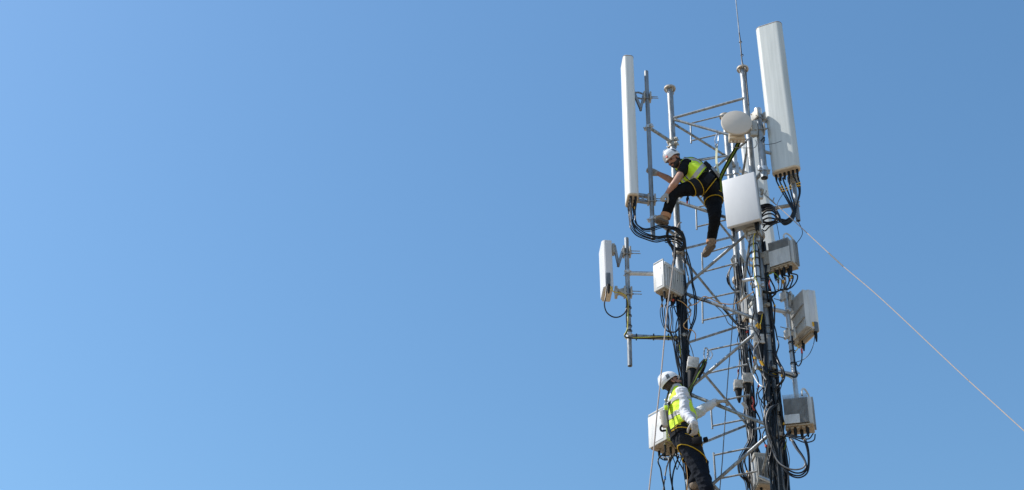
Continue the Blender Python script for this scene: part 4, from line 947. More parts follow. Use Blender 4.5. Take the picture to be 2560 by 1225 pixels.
for k, pts in enumerate([[(2038, 1086, 14.1), (2034, 1101, 14.05), (2012, 1106, 14.0), (1990, 1098, 14.0), (1970, 1091, 14.05), (1958, 1092, 14.12), (1945, 1105, 14.18)],
                         [(2033, 1084, 14.1), (2022, 1097, 14.05), (2000, 1096, 14.0), (1975, 1090, 14.05), (1962, 1093, 14.12), (1950, 1110, 14.18)],
                         [(2024, 1082, 14.1), (2010, 1092, 14.05), (1990, 1090, 14.02), (1968, 1086, 14.08), (1955, 1100, 14.15), (1948, 1125, 14.18)],
                         [(1976, 1075, 14.1), (1968, 1083, 14.08), (1960, 1095, 14.12), (1955, 1115, 14.18)]]):
    bm = NB(); tube(bm, spline([at(*p) for p in pts], 6), .0075, 7); obj('cable', bm, 'black', b13, 60)
for k in range(5):
    pts = jit(off([(1934, 1012, 14.1), (1921, 1022, 14.08), (1912, 1045, 14.06), (1914, 1075, 14.06), (1926, 1105, 14.08), (1936, 1140, 14.1), (1942, 1190, 14.12), (1948, 1280, 14.15)], k * 2.6), 1.6, 190 + k)
    bm = NB(); tube(bm, spline([at(*p) for p in pts], 6), .0085, 7); obj('cable', bm, ['black', 'greycable', 'black', 'black', 'black'][k], b13, 60)
cable([(1962, 1090, 14.12), (1966, 1102, 14.12), (1963, 1116, 14.14), (1960, 1124, 14.16)], .005, 'lime', 'green_wire', 'green earth wire beside the right leg below lower finned radio')
# --- cables under the lower cabinet
b14 = bundle('cabinet_cables', 'black cables hanging under the radio cabinet behind lower worker', at(1670, 1160, 14.65))
hang = [[(1646, 1150, 14.6), (1652, 1172, 14.6), (1656, 1195, 14.6), (1662, 1225, 14.6), (1668, 1290, 14.62)], [(1672, 1146, 14.62), (1666, 1172, 14.62), (1661, 1200, 14.62), (1657, 1240, 14.62), (1655, 1300, 14.62)],
        [(1676, 1140, 14.64), (1675, 1170, 14.64), (1678, 1200, 14.64), (1684, 1235, 14.64), (1690, 1300, 14.65)], [(1696, 1136, 14.64), (1688, 1165, 14.64), (1682, 1185, 14.64), (1680, 1215, 14.64), (1682, 1300, 14.65)],
        [(1650, 1140, 14.6), (1658, 1149, 14.6), (1670, 1150, 14.6), (1680, 1145, 14.62), (1686, 1132, 14.64)], [(1688, 1135, 14.64), (1695, 1152, 14.64), (1704, 1168, 14.66), (1712, 1190, 14.66), (1716, 1240, 14.66)], [(1684, 1140, 14.64), (1688, 1160, 14.64), (1693, 1174, 14.64), (1698, 1160, 14.65), (1705, 1142, 14.66)]]
for k, pts in enumerate(hang):
    bm = NB(); tube(bm, spline([o2[k]] + [at(*p) for p in jit(pts, .8, 200 + k)], 6), [.009, .009, .010, .009, .007, .008, .005][k], 7); obj('cable', bm, 'greycable' if k == 1 else 'black', b14, 60)
bm = NB(); ringband(bm, at(1662, 1195, 14.62), UP, .0105, .02, .003, 10); obj('marker_tape', bm, 'bluetape', b14)
for k in range(4):
    pts = jit([(1706 + k * 3, 1135, 14.6), (1708 + k * 3, 1160, 14.6), (1712 + k * 2.5, 1190, 14.6), (1716 + k * 2, 1225, 14.6), (1722 + k * 2, 1320, 14.6)], 1.5, 210 + k)
    bm = NB(); tube(bm, spline([at(*p) for p in pts], 6), .008, 7); obj('cable', bm, 'black', b14, 60)
cable([(1712, 1142, 14.55), (1716, 1165, 14.55), (1719, 1195, 14.56), (1718, 1225, 14.56), (1722, 1300, 14.56)], .0052, 'orange', 'orange_wire', 'orange wire hanging down the left leg beside the worker at picture bottom')
bm = NB(); tube(bm, [at(1717, 1200, 14.58), at(1724, 1228, 14.58), at(1735, 1290, 14.6)], .02, 12); setp(obj('conduit', bm, 'steel_bright', None), 'bright short conduit on left leg below the lower worker', 'pipe')

# --- ropes
def ropeobj(name, pts, r, m, label, cat='rope'):
    bm = NB(); tube(bm, spline(pts, 5), r, 8); return setp(obj(name, bm, m, None, 60), label, cat)
t = thing('guy_rope', 'long beige guy rope slanting down to the right edge', 'rope', at(1904, 479, 14.2))
a, b = at(1935, 507, 14.1), at(2560, 1077, 11.6)
mid = [(1972, 540), (2072, 633), (2108, 666), (2183, 729), (2254, 794), (2345, 880), (2421, 951)]
def onrope(px, py):
    f = (px - 1935) / (2560 - 1935); return at(px, py, 14.1 / (1 + f * (14.1 / 11.6 - 1)))
g1 = [a] + [onrope(*p) for p in mid[:2]]; g2 = [onrope(*p) for p in mid[2:]] + [b]
d = (b - g2[-2]).normalized(); g2.append(b + d * ((b.z - .05) / -d.z))
bm = NB(); tube(bm, spline(g1, 5), .0058, 8); obj('rope', bm, 'rope', t)
bm = NB(); tube(bm, [g1[-1], g2[0]], .0085, 8); obj('splice', bm, 'ropegrey', t)
bm = NB(); tube(bm, spline(g2, 5), .0054, 8); obj('rope', bm, 'rope', t)
bm = NB(); p0 = at(1904, 479, 14.2); tube(bm, [p0, a], .009, 8)
for (x, y) in ((1913, 486), (1932, 504)):
    q = at(x, y, 14.13); fbox(bm, q, (a - p0).normalized(), UP, (a - p0).normalized().cross(UP).normalized(), .06, .035, .03, .004); tube(bm, [q, q + Vector((.02, 0, .06))], .008, 6)
ringband(bm, p0, Vector((1, .3, 0)), .03, .012, .012, 12); obj('shackle', bm, 'bracket', t)
bm = NB(); fbox(bm, at(1901, 484, 14.24), Vector((1, 0, 0)), sideY, UP, .06, .05, .16, .006); obj('anchor_plate', bm, 'steel_bright', t)
ropeobj('hauling_rope', [at(*p) for p in [(1703, 556, 14.72), (1696, 562, 14.60), (1688, 590, 14.46), (1686, 625, 14.36), (1682, 670, 14.3), (1677, 710, 14.25), (1669, 766, 14.2), (1661, 848, 14.1), (1652, 946, 13.98), (1643, 1028, 13.9), (1635, 1118, 13.85), (1623, 1225, 13.8), (1608, 1400, 13.7), (1596, 1560, 13.6)]] + [at(1596, 1560, 13.6) * .5 + Vector((.55, 6.7, .0)), Vector((at(1596, 1560, 13.6).x - .1, 13.4, .05))], .0085, 'rope', 'beige rope hanging from the left leg past the lower worker helmet')
ropeobj('hanging_line', [at(*p) for p in [(1838, 728, 14.7), (1833, 775, 14.65), (1829, 840, 14.6), (1821, 930, 14.58), (1812, 1060, 14.55), (1806, 1150, 14.5), (1799, 1230, 14.5), (1785, 1400, 14.5)]] + [Vector((at(1785, 1400, 14.5).x - .2, 14.4, .05))], .0058, 'ropegrey', 'thin dark line hanging straight down inside the tower front')

# ================================================================== CLIMBERS
def nrm(v): return Vector(v).normalized()
def frame(F, U):
    F = nrm(F); U = Vector(U); U = (U - F * U.dot(F)).normalized(); return F.cross(U), F, U        # S points to the figure's right hand side
def head_chains(c, F, U, k=1.0):
    S, F, U = frame(F, U); fr = (S, F, U); q = lambda s, f, u: c + (S * s + F * f + U * u) * k
    e = lambda p, r_: ('s', p, fr, [x * k for x in r_])
    ch = [e(q(0, -.008, .035), (.074, .094, .082)), e(q(0, .03, -.035), (.060, .064, .078)), e(q(0, .066, -.092), (.026, .024, .02)),
          [(q(0, .090, .018), .010 * k), (q(0, .104, -.008), .012 * k), (q(0, .110, -.026), .016 * k)], [(q(-.036, .078, .024), .013 * k), (q(.036, .078, .024), .013 * k)],
          e(q(.043, .058, -.026), (.022, .024, .022)), e(q(-.043, .058, -.026), (.022, .024, .022)),
          e(q(.077, -.004, -.008), (.010, .022, .034)), e(q(-.077, -.004, -.008), (.010, .022, .034)), [(q(0, .088, -.058), .014 * k), (q(0, .086, -.068), .014 * k)]]
    return ch
def head_parts(p, c, F, U, hairm, beard, k=1.0):
    S, F, U = frame(F, U); fr = (S, F, U); q = lambda s, f, u: c + (S * s + F * f + U * u) * k
    for s in (-1, 1):
        bm = NB(); r_ = bmesh.ops.create_uvsphere(bm, u_segments=12, v_segments=8, radius=.0115 * k)
        for v in r_['verts']: v.co += q(s * .032, .078, .004)
        obj('eye', bm, 'eyeshade', p)
        bm = NB(); capchain(bm, [q(s * .016, .100, .022), q(s * .036, .096, .027), q(s * .054, .082, .020)], [.005 * k, .0065 * k, .004 * k], 8, 3); obj('eyebrow', bm, hairm, p)
    bm = NB(); capchain(bm, [q(-.018, .092, -.063), q(0, .099, -.062), q(.018, .092, -.063)], [.004 * k, .0062 * k, .004 * k], 8, 3); obj('mouth', bm, 'lips', p)
    hr = [('s', q(0, -.02, .03), fr, [.079 * k, .090 * k, .080 * k]), ('s', q(0, -.045, -.02), fr, [.066 * k, .055 * k, .06 * k])]
    blob('hair', hr, hairm, p, .007, 2, .002, cuts=[(q(0, .045, 0), F)])
    if beard:
        bd = [('s', q(0, .034, -.06), fr, [.060 * k, .058 * k, .056 * k]), ('s', q(0, .066, -.092), fr, [.029 * k, .027 * k, .024 * k]), [(q(-.058, .008, -.03), .015 * k), (q(-.056, .02, -.06), .017 * k)], [(q(.058, .008, -.03), .015 * k), (q(.056, .02, -.06), .017 * k)],
              ]
        o = blob('beard', bd, hairm, p, .006, 2, .002, cuts=[(q(0, .07, -.044), (U * 1 + F * .55).normalized())])
        bm = NB(); capchain(bm, [q(-.030, .086, -.056), q(-.014, .100, -.047), q(0, .104, -.045), q(.014, .100, -.047), q(.030, .086, -.056)], [.006 * k, .008 * k, .007 * k, .008 * k, .006 * k], 8, 3); obj('moustache', bm, hairm, p)
def helmet(p, c, F, U, k=1.0, spot=None, vf=0.0, vu=.080):
    S, F, U = frame(F, U); fr = (S, F, U); q = lambda s, f, u: c + (S * s + F * f + U * u) * k
    kp = []
    ch = [('s', q(0, -.008, .048), fr, [.106 * k, .132 * k, .112 * k]), ('s', q(0, -.03, .02), fr, [.100 * k, .106 * k, .10 * k])]
    h = blob('helmet', ch, 'helmet', p, .006, 3, 0, cuts=[(q(0, -.008, .022), (-U * 1 + F * .10).normalized())], keep=kp)
    b = kp[0]; k0 = b.copy(); b.normal_update(); bmesh.ops.solidify(b, geom=b.faces[:], thickness=.007); me = h.data; b.to_mesh(me); b.free()
    for f in me.polygons: f.use_smooth = True
    bm = NB()
    capchain(bm, [q(-.082, .068, .03), q(-.05, .108, .026), q(0, .128, .024), q(.05, .108, .026), q(.082, .068, .03)], [.005 * k, .0085 * k, .010 * k, .0085 * k, .005 * k], 8, 4); obj('visor_rim', bm, 'helmet', h)
    bm = NB(); capchain(bm, [q(0, -.13, .06), q(0, -.09, .135), q(0, -.01, .165), q(0, .07, .14), q(0, .118, .08)], [.005 * k, .009 * k, .010 * k, .009 * k, .005 * k], 8, 4); obj('crest', bm, 'helmet', h)
    for s in (-1, 1):
        d1 = (F * .35 + U).normalized()
        slab('vent', k0, q(0, vf, vu), (F * .9 - U * .25).normalized(), .020, .003, 'vent', h, extra=[(q(s * .072, 0, 0), -S * s), (q(0, 0, vu + .028), U), (q(0, 0, vu - .028), -U)])
        bm = NB(); tube(bm, spline([q(s * .09, -.01, .03), q(s * .08, .005, -.03), q(s * .055, .03, -.085), q(0, .05, -.122)], 5), .004 * k, 6); obj('chin_strap', bm, 'webblack', p)
        bm = NB(); tube(bm, spline([q(s * .088, -.07, .02), q(s * .082, -.04, -.02), q(s * .074, .01, -.045)], 5), .004 * k, 6); obj('chin_strap', bm, 'webblack', p)
    if spot:
        bm = NB(); disc(bm, q(-.03, .128, .058), (F * .9 + U * .3 - S * .2).normalized(), [(-.012, .016 * k), (.004, .016 * k)], 12); obj('badge', bm, spot, h)
    return h
def hand(p, W, X, Z, side=1, curl=(25, 35, 25), m='glove', k=1.0, spread=.021, name='glove', thumb=1.0):
    """gloved hand: wrist W, fingers along X, back of the hand towards Z; side flips the thumb"""
    X = nrm(X); Z = Vector(Z); Z = (Z - X * Z.dot(X)).normalized(); Y = Z.cross(X) * side
    q = lambda x, y, z: W + (X * x + Y * y + Z * z) * k
    ch = [[(q(-.022, 0, 0), .034 * k), (q(-.005, 0, 0), .032 * k), (q(.02, 0, 0), .034 * k)]]
    for y in (.030, .010, -.010, -.030): ch.append([(q(.0, y * .6, 0), .022 * k), (q(.05, y, .002), .020 * k), (q(.092, y * 1.05, 0), .015 * k)])
    for i, L in enumerate((.072, .080, .075, .058)):
        y = .032 - spread * i; b = q(.092, y, 0); ang = 0; pts = [(b, .0135 * k)]
        for j, (fr_, c_) in enumerate(zip((.45, .32, .23), curl)):
            ang += math.radians(c_ + i * 3); b = b + (X * math.cos(ang) - Z * math.sin(ang)) * L * fr_ * k; pts.append((b, (.0125 - .001 * j) * k))
        ch.append(pts)
    ch.append([(q(.02, .03, -.005), .019 * k), (q(.05, .055, -.02 * thumb), .015 * k), (q(.078, .062, -.042 * thumb), .0135 * k), (q(.10, .056, -.058 * thumb), .0115 * k)])
    return blob(name, ch, m, p, .0048, 2, .0015)
def boot(p, A, H, T, shin, m='boot', sole='sole', up=UP):
    """boot: ankle A, heel H and toe T (both at sole height)"""
    X = (T - H).normalized(); L = (T - H).length; u = (up - X * up.dot(X)).normalized(); s = X.cross(u)
    ch = [[(A + (shin - A).normalized() * .05, .050), (A, .050), (H + X * .05 + u * .07, .050), (H + X * .05 + u * .045, .046)],
          [(H + X * .045 + u * .05, .046), (H + X * L * .45 + u * .06, .046), (H + X * L * .72 + u * .045, .047), (T - X * .045 + u * .04, .040)]]
    b = blob('boot', ch, m, p, .007, 3, .002)
    bm = NB(); pr = []
    for f_, w_ in ((0, .018), (.06, .034), (.25, .037), (.45, .034), (.65, .045), (.82, .046), (.95, .032), (1.0, .014)): pr.append((f_, w_))
    ring = lambda z, g_: [H + X * (L * f_) + s * (w_ + g_) + u * z for f_, w_ in pr] + [H + X * (L * f_) - s * (w_ + g_) + u * z for f_, w_ in pr[::-1]]
    loft(bm, [ring(.028, .002), ring(.0, .0), ring(-.006, -.008)]); obj('sole', bm, sole, b)
    return b
def strap(p, pts, side, w_, m='webblack', name='strap', th=.006):
    bm = NB(); ribbon(bm, pts, side, w_, th); return obj(name, bm, m, p, 60)
def legloop(p, chain, f, d, hw=.045):
    kk = []; tb = blob('tmp', [chain], 'pad', p, .008, 3, 0, keep=kk); bpy.data.objects.remove(tb)
    c = chain[0][0].lerp(chain[-1][0], f); d = d.normalized()
    o = slab('leg_loop', kk[0], c, d, hw, .009, 'pad', p)
    for s in (-1, 1): slab('trim', kk[0], c + d * hw * s, d, .0034, .0125, 'trim', o)
    return o

# ------------------------------------------------------------------ upper worker
pe = at(1775, 466, 14.42)
w1 = thing('person', 'worker in black with yellow vest and white helmet, climbing high on the tower', 'person', pe)
shn, shf = at(1717, 411, 14.20), at(1704, 441, 14.50)
nk = at(1706, 413, 14.30); ch_ = at(1729, 424, 14.36); wa = at(1753, 447, 14.40)
hn, hf = at(1768, 460, 14.24), at(1783, 486, 14.42)
eln, wrn = at(1689, 455, 14.12), at(1666, 487, 14.20)
elf, wrf = at(1682, 452, 14.45), at(1646, 434, 14.44)
knn, shinn, ann = at(1688, 481, 14.22), at(1675, 510, 14.26), at(1664, 538, 14.32)
knf, anf = at(1787, 546, 14.35), at(1778, 602, 14.60)
hc1 = at(1683, 399, 14.20); hF1 = Vector((-.58, -.45, -.62)); hU1 = Vector((-.42, -.12, .85))
torso = [[(shn, .080), ((shn + hn) / 2, .105), (hn, .118)], [(shf, .080), ((shf + hf) / 2, .105), (hf, .118)], [(nk, .085), (ch_, .135), (wa, .135), (pe, .150)]]
body = head_chains(hc1, hF1, hU1) + [[(hc1 - nrm(hU1) * .06, .056), ((hc1 + nk) / 2 - UP * .03, .058), (nk, .07)]]
sk = lambda chs, d: [[(q, max(r - d, .02)) for q, r in c] for c in chs]
body += sk(torso, .02) + [[(shn, .055), (eln, .046), (eln.lerp(wrn, .4), .044), (wrn, .030)], [(shf, .055), (elf, .044), (elf.lerp(wrf, .4), .042), (wrf, .030)],
        [(hn, .09), (knn, .045), (shinn, .04), (ann, .034)], [(hf, .09), (knf, .045), (knf.lerp(anf, .5), .04), (anf, .034)]]
blob('body', body, 'skin', w1, .0065, 3)
head_parts(w1, hc1, hF1, hU1, 'beard', True)
helmet(w1, hc1, hF1, hU1, 1.0, 'red')
blob('shirt', torso + [[(shn.lerp(eln, .1), .074), (shn.lerp(eln, .3), .068), (shn.lerp(eln, .50), .066)], [(shf, .078), (shf.lerp(elf, .45), .062)], [(nk, .075), (nk.lerp(hc1, .35), .062)]], 'shirtblack', w1, .008, 4, .006, cuts=[(nk.lerp(pe, .90), (pe - nk).normalized())])
kp = []
blob('trousers', [[(pe, .155), (pe.lerp(wa, .55), .142)], [(hn, .125), (hn.lerp(knn, .5), .098), (knn, .078), (shinn, .068), (ann, .062)], [(hf, .125), (hf.lerp(knf, .5), .100), (knf, .078), (knf.lerp(anf, .5), .068), (anf, .058)], [(hn, .125), (hf, .125)]], 'trousers', w1, .008, 3, .010)
ax1 = (pe - nk).normalized()
vt = [[(c_, r + .020) for c_, r in c] for c in sk(torso, 0)]
vt[0][0] = (shn.lerp(hn, .10).lerp(nk, .22), .098); vt[1][0] = (shf.lerp(hf, .06).lerp(nk, .30), .086)
kv = []; hem = nk.lerp(pe, .66)
blob('vest', vt, 'hivis', w1, .0075, 4, .005, cuts=[(hem, (ax1 + Vector((0, 0, -.15))).normalized()), (nk - ax1 * .045, -ax1)], keep=kv)
slab('reflective_band', kv[0], nk.lerp(pe, .48), ax1, .026, .005, 'reflect', w1)
lat = (shn - shf).normalized()
for s in (-1, 1): slab('reflective_band', kv[0], nk + lat * .088 * s, lat, .011, .004, 'reflect', w1, extra=[(nk.lerp(pe, .38), ax1)])
slab('back_print', kv[0], nk, lat, .045, .003, 'red', w1, extra=[(nk.lerp(pe, .30), ax1), (nk.lerp(pe, .13), -ax1), (nk, -Vector((.3, 0, 1)).normalized())])
# gloves and boots
hand(w1, wrn, Vector((-.62, -.1, -.75)), Vector((-.55, -.6, .5)), 1, (55, 75, 45), k=.92, thumb=1.3)
hand(w1, wrf + Vector((-.012, .01, .010)), Vector((-.88, -.05, .30)), Vector((.10, .97, .10)), -1, (12, 42, 50))
boot(w1, ann + Vector((-.01, 0, -.03)), at(1670, 561, 14.36), at(1640, 551, 14.26), shinn, 'boot', 'sole')
bm = NB(); ringband(bm, ann - Vector((.0, 0, .012)), Vector((-.3, .2, -1)), .058, .028, .010, 20); obj('boot_cuff', bm, 'bootlining', w1)
bh = at(1785, 615, 14.60); boot(w1, anf + Vector((0, 0, -.03)), bh, atz(1760, 643, bh.z), knf, 'bootgrey', 'sole')
bm = NB(); ringband(bm, anf - Vector((0, 0, .012)), Vector((0, .1, -1)), .056, .020, .008, 20); obj('boot_cuff', bm, 'bootlining', w1)
# harness
hs = bpy.data.objects.new('harness', None); COL.objects.link(hs); hs.parent = w1; hs.matrix_parent_inverse = Matrix.Translation(-pe)
legloop(hs, [(hn, .128), (hn.lerp(knn, .5), .101), (knn, .080)], .42, knn - hn + Vector((0, 0, -.12)), .050)
legloop(hs, [(hf, .130), (hf.lerp(knf, .5), .103), (knf, .080)], .22, knf - hf + Vector((.06, 0, 0)), .040)
slab('waist_belt', kv[0], nk.lerp(pe, .65), ax1, .028, .010, 'webblack', hs)
kt = []
tb = blob('tmp', [[(pe, .155), (pe.lerp(wa, .9), .146)], [(hn, .127), (hn.lerp(shn, .4), .112)], [(hf, .127), (hf.lerp(shf, .4), .112)]], 'pad', hs, .009, 4, .0, keep=kt); bpy.data.objects.remove(tb)
slab('waist_belt', kt[0], wa.lerp(pe, .50), ax1, .045, .012, 'pad', hs)
slab('belt_trim', kt[0], wa.lerp(pe, 1.02), ax1, .004, .016, 'trim', hs)
for s in (-1, 1): slab('shoulder_strap', kv[0], nk + lat * (.035 * s), (lat + ax1 * .12 * s).normalized(), .011, .008, 'webblack', hs)
bm = NB(); ringband(bm, at(1768, 408, 14.30), Vector((.4, -.4, .6)), .035, .006, .012, 16); obj('dorsal_ring', bm, 'steel_dark', hs)
strap(hs, [at(1762, 405, 14.27), at(1775, 418, 14.22), at(1790, 436, 14.24), at(1800, 448, 14.30)], Vector((.3, -.2, .9)), .05, 'webblack')
strap(hs, [at(1780, 418, 14.18), at(1790, 430, 14.18), at(1799, 443, 14.25)], Vector((.6, -.2, .6)), .035, 'steel')
strap(hs, [at(1801, 444, 14.30), at(1803, 460, 14.30), at(1804, 480, 14.32)], Vector((1, 0, 0)), .03, 'lime')
# shock absorbing lanyards that hold the upper worker
def lany(label, pts, w_, m, edges=None, side=Vector((1, -.15, .2))):
    t = thing('lanyard', label, 'lanyard', at(*pts[0]))
    P_ = [at(*p) for p in pts]; strap(t, P_, side, w_, m, 'webbing', .008)
    if edges:
        d = side.normalized()
        for s in (-1, 1): strap(t, [q + d * s * w_ * .42 + Vector((0, -.006, 0)) for q in P_], side, w_ * .26, edges, 'webbing_edge', .008)
    return t
t = lany('lime and black webbing lanyard from dish bracket to upper worker', [(1849, 351, 14.1), (1838, 375, 14.14), (1824, 400, 14.18), (1808, 430, 14.22), (1800, 447, 14.26)], .055, 'lime', 'webblack')
t = lany('narrow cream webbing lanyard hanging from the rung to upper worker', [(1792, 366, 14.55), (1791, 385, 14.5), (1791, 405, 14.42), (1795, 425, 14.34), (1800, 445, 14.28)], .028, 'webcream')
bm = NB(); ring = [at(1794, 331, 14.62), at(1790, 340, 14.6), at(1787, 352, 14.58), at(1790, 362, 14.56), at(1795, 358, 14.56), at(1796, 342, 14.6)]; tube(bm, spline(ring + ring[:1], 5), .008, 8); obj('hook', bm, 'steel_bright', t)
bm = NB(); tube(bm, spline([at(1791, 360, 14.56), at(1788, 365, 14.55), at(1793, 369, 14.54), at(1794, 362, 14.55)], 4), .007, 8); obj('carabiner', bm, 'steel', t)
t = thing('tool_clip', 'small black clip with red tip dangling below the upper worker', 'tool clip', at(1719, 495, 14.2))
bm = NB(); capchain(bm, [at(1720, 490, 14.22), at(1718.5, 497, 14.2), at(1718, 503, 14.2)], [.008, .018, .012], 10); obj('body', bm, 'webblack', t)
bm = NB(); capchain(bm, [at(1718, 504, 14.2), at(1718, 507, 14.2)], [.011, .010], 8); obj('tip', bm, 'red', t)
bm = NB(); tube(bm, spline([at(1721, 489, 14.22), at(1723, 500, 14.22), at(1724, 512, 14.22)], 4), .003, 6); obj('cord', bm, 'webblack', t)

# ------------------------------------------------------------------ lower worker
pe2 = at(1713, 1094, 14.36)
w2 = thing('person', 'worker in pale shirt and yellow vest looking up from the left tower leg', 'person', pe2)
nk2 = at(1692, 977, 14.34); sn2, sf2 = at(1704, 983, 14.20), at(1708, 1012, 14.50)
c2_ = at(1697, 1008, 14.36); w2_ = at(1702, 1055, 14.36)
hn2, hf2 = at(1719, 1104, 14.27), at(1726, 1120, 14.46)
e2, r2 = at(1714, 1036, 14.12), at(1734, 1058, 13.98)
ef2, rf2 = at(1734, 1036, 14.46), at(1787, 1006, 14.44)
k2, a2_ = at(1764, 1212, 14.20), at(1776, 1320, 14.30)
kf2, af2 = at(1756, 1166, 14.52), at(1733, 1206, 14.56)
hc2 = at(1679, 959, 14.32); hF2 = Vector((.86, .12, .62)); hU2 = Vector((-.60, .0, .80))
tor2 = [[(sn2, .080), ((sn2 + hn2) / 2, .105), (hn2, .118)], [(sf2, .080), ((sf2 + hf2) / 2, .105), (hf2, .118)], [(nk2, .080), (c2_, .130), (w2_, .128), (pe2, .150)]]
body = head_chains(hc2, hF2, hU2) + [[(hc2 - nrm(hU2) * .05, .056), (hc2.lerp(nk2, .6), .058), (nk2, .068)]] + sk(tor2, .02)
body += [[(sn2, .055), (e2, .044), (r2, .030)], [(sf2, .055), (ef2, .044), (rf2, .030)], [(hn2, .10), (k2, .055), (a2_, .034)], [(hf2, .09), (kf2, .045), (af2, .034)]]
blob('body', body, 'skin', w2, .0065, 3)
head_parts(w2, hc2, hF2, hU2, 'hairgrey', True)
helmet(w2, hc2, hF2, hU2, 1.0, None, -.035, .062)
blob('shirt', [[c_ if i < 2 else (c_[0].lerp(nk2, .22), c_[1]) for i, c_ in enumerate(c)] for c in tor2[:2]] + [tor2[2][:3]] + [[(sn2.lerp(e2, .06), .072), (sn2.lerp(e2, .5), .062), (e2, .058), (e2.lerp(r2, .5), .051), (r2, .044)], [(sf2, .078), (ef2, .064), (ef2.lerp(rf2, .55), .054), (rf2, .044)], [(nk2, .072), (nk2.lerp(hc2, .25), .064)]], 'shirtwhite', w2, .0065, 2, .011, cuts=[])
blob('trousers', [[(pe2, .160), (pe2.lerp(w2_, .65), .148)], [(hn2, .126), (hn2.lerp(sn2, .22), .124)], [(hf2, .126), (hf2.lerp(sf2, .22), .122)], [(hn2, .128), (hn2.lerp(k2, .5), .105), (k2, .082), (k2.lerp(a2_, .5), .072), (a2_, .062)], [(hf2, .125), (hf2.lerp(kf2, .5), .095), (kf2, .078), (kf2.lerp(af2, .6), .066), (af2, .060)], [(hn2, .125), (hf2, .125)]], 'trousersnavy', w2, .008, 3, .011)
ax2 = (pe2 - nk2).normalized(); lat2 = (sn2 - sf2).normalized()
vt = [[(c_, r + .020) for c_, r in c] for c in tor2]
vt[0][0] = (sn2.lerp(hn2, .12).lerp(nk2, .30), .106); vt[1][0] = (sf2.lerp(hf2, .05).lerp(nk2, .30), .084)
vt.append([(at(1722, 1035, 14.42), .09), (at(1722, 1062, 14.36), .10)])
kv = []
blob('vest', vt, 'hivis', w2, .0075, 4, .006, cuts=[(nk2.lerp(pe2, .93), (ax2 + Vector((-.30, 0, 0))).normalized()), (nk2 - ax2 * .055, -ax2)], keep=kv)
slab('reflective_band', kv[0], nk2.lerp(pe2, .30), ax2, .028, .005, 'reflect', w2)
slab('reflective_band', kv[0], nk2.lerp(pe2, .66), (ax2 + Vector((-.25, 0, 0))).normalized(), .028, .005, 'reflect', w2)
for s in (-1, 1): slab('reflective_band', kv[0], nk2 + lat2 * .085 * s, lat2, .010, .004, 'reflect', w2, extra=[(nk2.lerp(pe2, .28), ax2)])
hand(w2, r2, Vector((.12, -.05, -1)), Vector((.55, -.8, .1)), -1, (30, 40, 30))
hand(w2, rf2, Vector((.97, .02, .20)), Vector((-.15, -.45, .9)), 1, (18, 28, 25), k=1.05)
boot(w2, a2_, at(1770, 1345, 14.30), atz(1802, 1345, at(1770, 1345, 14.3).z), k2, 'bootgrey', 'sole')
q = at(1729, 1228, 14.60); boot(w2, af2 + Vector((0, 0, -.04)), q, q + Vector((.26, -.06, 0)), kf2, 'bootgrey', 'sole')
hs = bpy.data.objects.new('harness', None); COL.objects.link(hs); hs.parent = w2; hs.matrix_parent_inverse = Matrix.Translation(-pe2)
kt = []
tb = blob('tmp', [[(pe2, .160), (pe2.lerp(w2_, .9), .150)], [(hn2, .130), (hn2.lerp(sn2, .4), .120)], [(hf2, .130), (hf2.lerp(sf2, .4), .115)]], 'pad', hs, .009, 4, 0, keep=kt); bpy.data.objects.remove(tb)
slab('waist_belt', kt[0], w2_.lerp(pe2, .78), ax2, .045, .012, 'pad', hs)
slab('belt_trim', kt[0], w2_.lerp(pe2, .98), (ax2 + Vector((-.35, 0, 0))).normalized(), .0045, .018, 'trim', hs)
slab('belt_trim', kt[0], w2_.lerp(pe2, .50), (ax2 + Vector((.3, 0, 0))).normalized(), .004, .018, 'trim', hs)
legloop(hs, [(hn2, .132), (hn2.lerp(k2, .5), .109), (k2, .084)], .16, (k2 - hn2 + Vector((-.42, 0, .1))), .062)
legloop(hs, [(hf2, .128), (hf2.lerp(kf2, .5) + Vector((-.05, 0, -.02)), .103), (kf2, .080)], .30, Vector((.3, .0, -1)), .04)
for s in (-1, 1): slab('shoulder_strap', kv[0], nk2 + lat2 * (.05 * s), lat2, .018, .009, 'webblack', hs, extra=[(nk2.lerp(pe2, .95), Vector((1, 0, 0)))])
bm = NB(); fbox(bm, at(1742, 1103, 14.12), nrm((.9, -.2, .1)), nrm((.2, .9, 0)), UP, .12, .05, .09, .012); obj('side_pouch', bm, 'webblack', hs)
bm = NB(); fbox(bm, at(1764, 1099, 14.3), nrm((1, 0, .3)), nrm((0, 1, 0)), nrm((-.3, 0, 1)), .05, .05, .05, .008); obj('buckle', bm, 'webblack', hs)
strap(hs, [at(1674, 1000, 14.28), at(1668, 1030, 14.24), at(1669, 1060, 14.22), at(1676, 1085, 14.22)], Vector((.5, -.8, 0)), .045, 'webblack')
bm = NB(); ringband(bm, at(1666, 1003, 14.25), Vector((.7, -.6, .2)), .024, .005, .009, 14); obj('dorsal_ring', bm, 'steel_dark', hs)
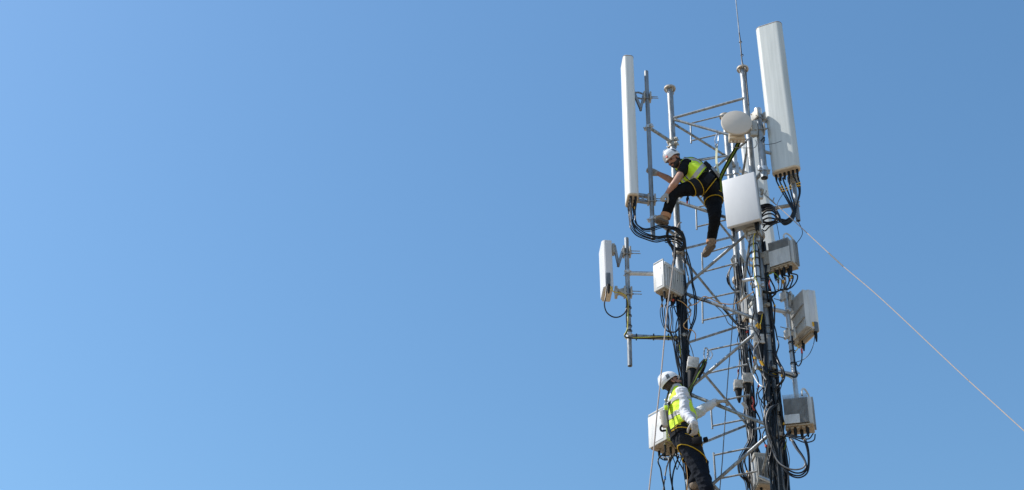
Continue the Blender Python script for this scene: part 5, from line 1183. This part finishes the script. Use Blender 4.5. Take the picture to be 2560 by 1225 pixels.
# shock absorber pack hanging on his back
t = thing('shock_absorber', 'beige shock absorber pack hanging on the back of lower worker', 'shock absorber', at(1658, 1050, 14.15))
bm = NB(); fbox(bm, at(1659, 1047, 14.16), nrm((1, -.3, .1)), nrm((.3, 1, 0)), nrm((-.12, 0, 1)), .068, .06, .22, .022, 3); obj('pack', bm, 'canister', t)
bm = NB(); tube(bm, spline([at(1663, 1028, 14.16), at(1660, 1016, 14.16), at(1664, 1007, 14.18), at(1669, 1014, 14.18), at(1667, 1027, 14.16)], 5), .007, 8); obj('carabiner', bm, 'steel_bright', t)
bm = NB(); fbox(bm, at(1665, 1019, 14.14), nrm((1, -.2, 0)), nrm((.2, 1, 0)), UP, .04, .03, .05, .006); obj('label_tag', bm, 'hivis', t)
bm = NB(); tube(bm, spline([at(1655, 1063, 14.15), at(1651, 1070, 14.14), at(1654, 1077, 14.14), at(1664, 1076, 14.15)], 5), .012, 8); obj('webbing_loop', bm, 'webblack', t)
# his doubled lanyard clipped to a rung
t = lany('lime and black lanyard looped from a rung down to lower worker', [(1764, 900, 14.4), (1757, 915, 14.34), (1745, 935, 14.26), (1733, 958, 14.2), (1720, 978, 14.18)], .042, 'lime', 'webblack')
strap(t, [at(1761, 898, 14.38), at(1749, 912, 14.32), at(1741, 932, 14.27), at(1734, 950, 14.22)], Vector((1, -.15, .2)), .024, 'webblack', 'webbing', .008)
strap(t, [at(1765, 905, 14.36), at(1758, 925, 14.3), at(1746, 945, 14.24)], Vector((1, -.15, .2)), .03, 'webblack', 'webbing_edge', .008)
for k, (dx, col) in enumerate(((0, 'steel'), (12, 'steel_bright'))):
    bm = NB(); rg = [at(1762 + dx * .8, 870 + dx * .5, 14.5), at(1760 + dx, 884 + dx * .3, 14.48), at(1762 + dx, 897, 14.45), at(1767 + dx * .8, 896, 14.45), at(1769 + dx, 882 + dx * .4, 14.48), at(1768 + dx * .6, 871 + dx * .4, 14.5)]
    tube(bm, spline(rg + rg[:1], 5), .0075, 8); obj('hook', bm, col, t)
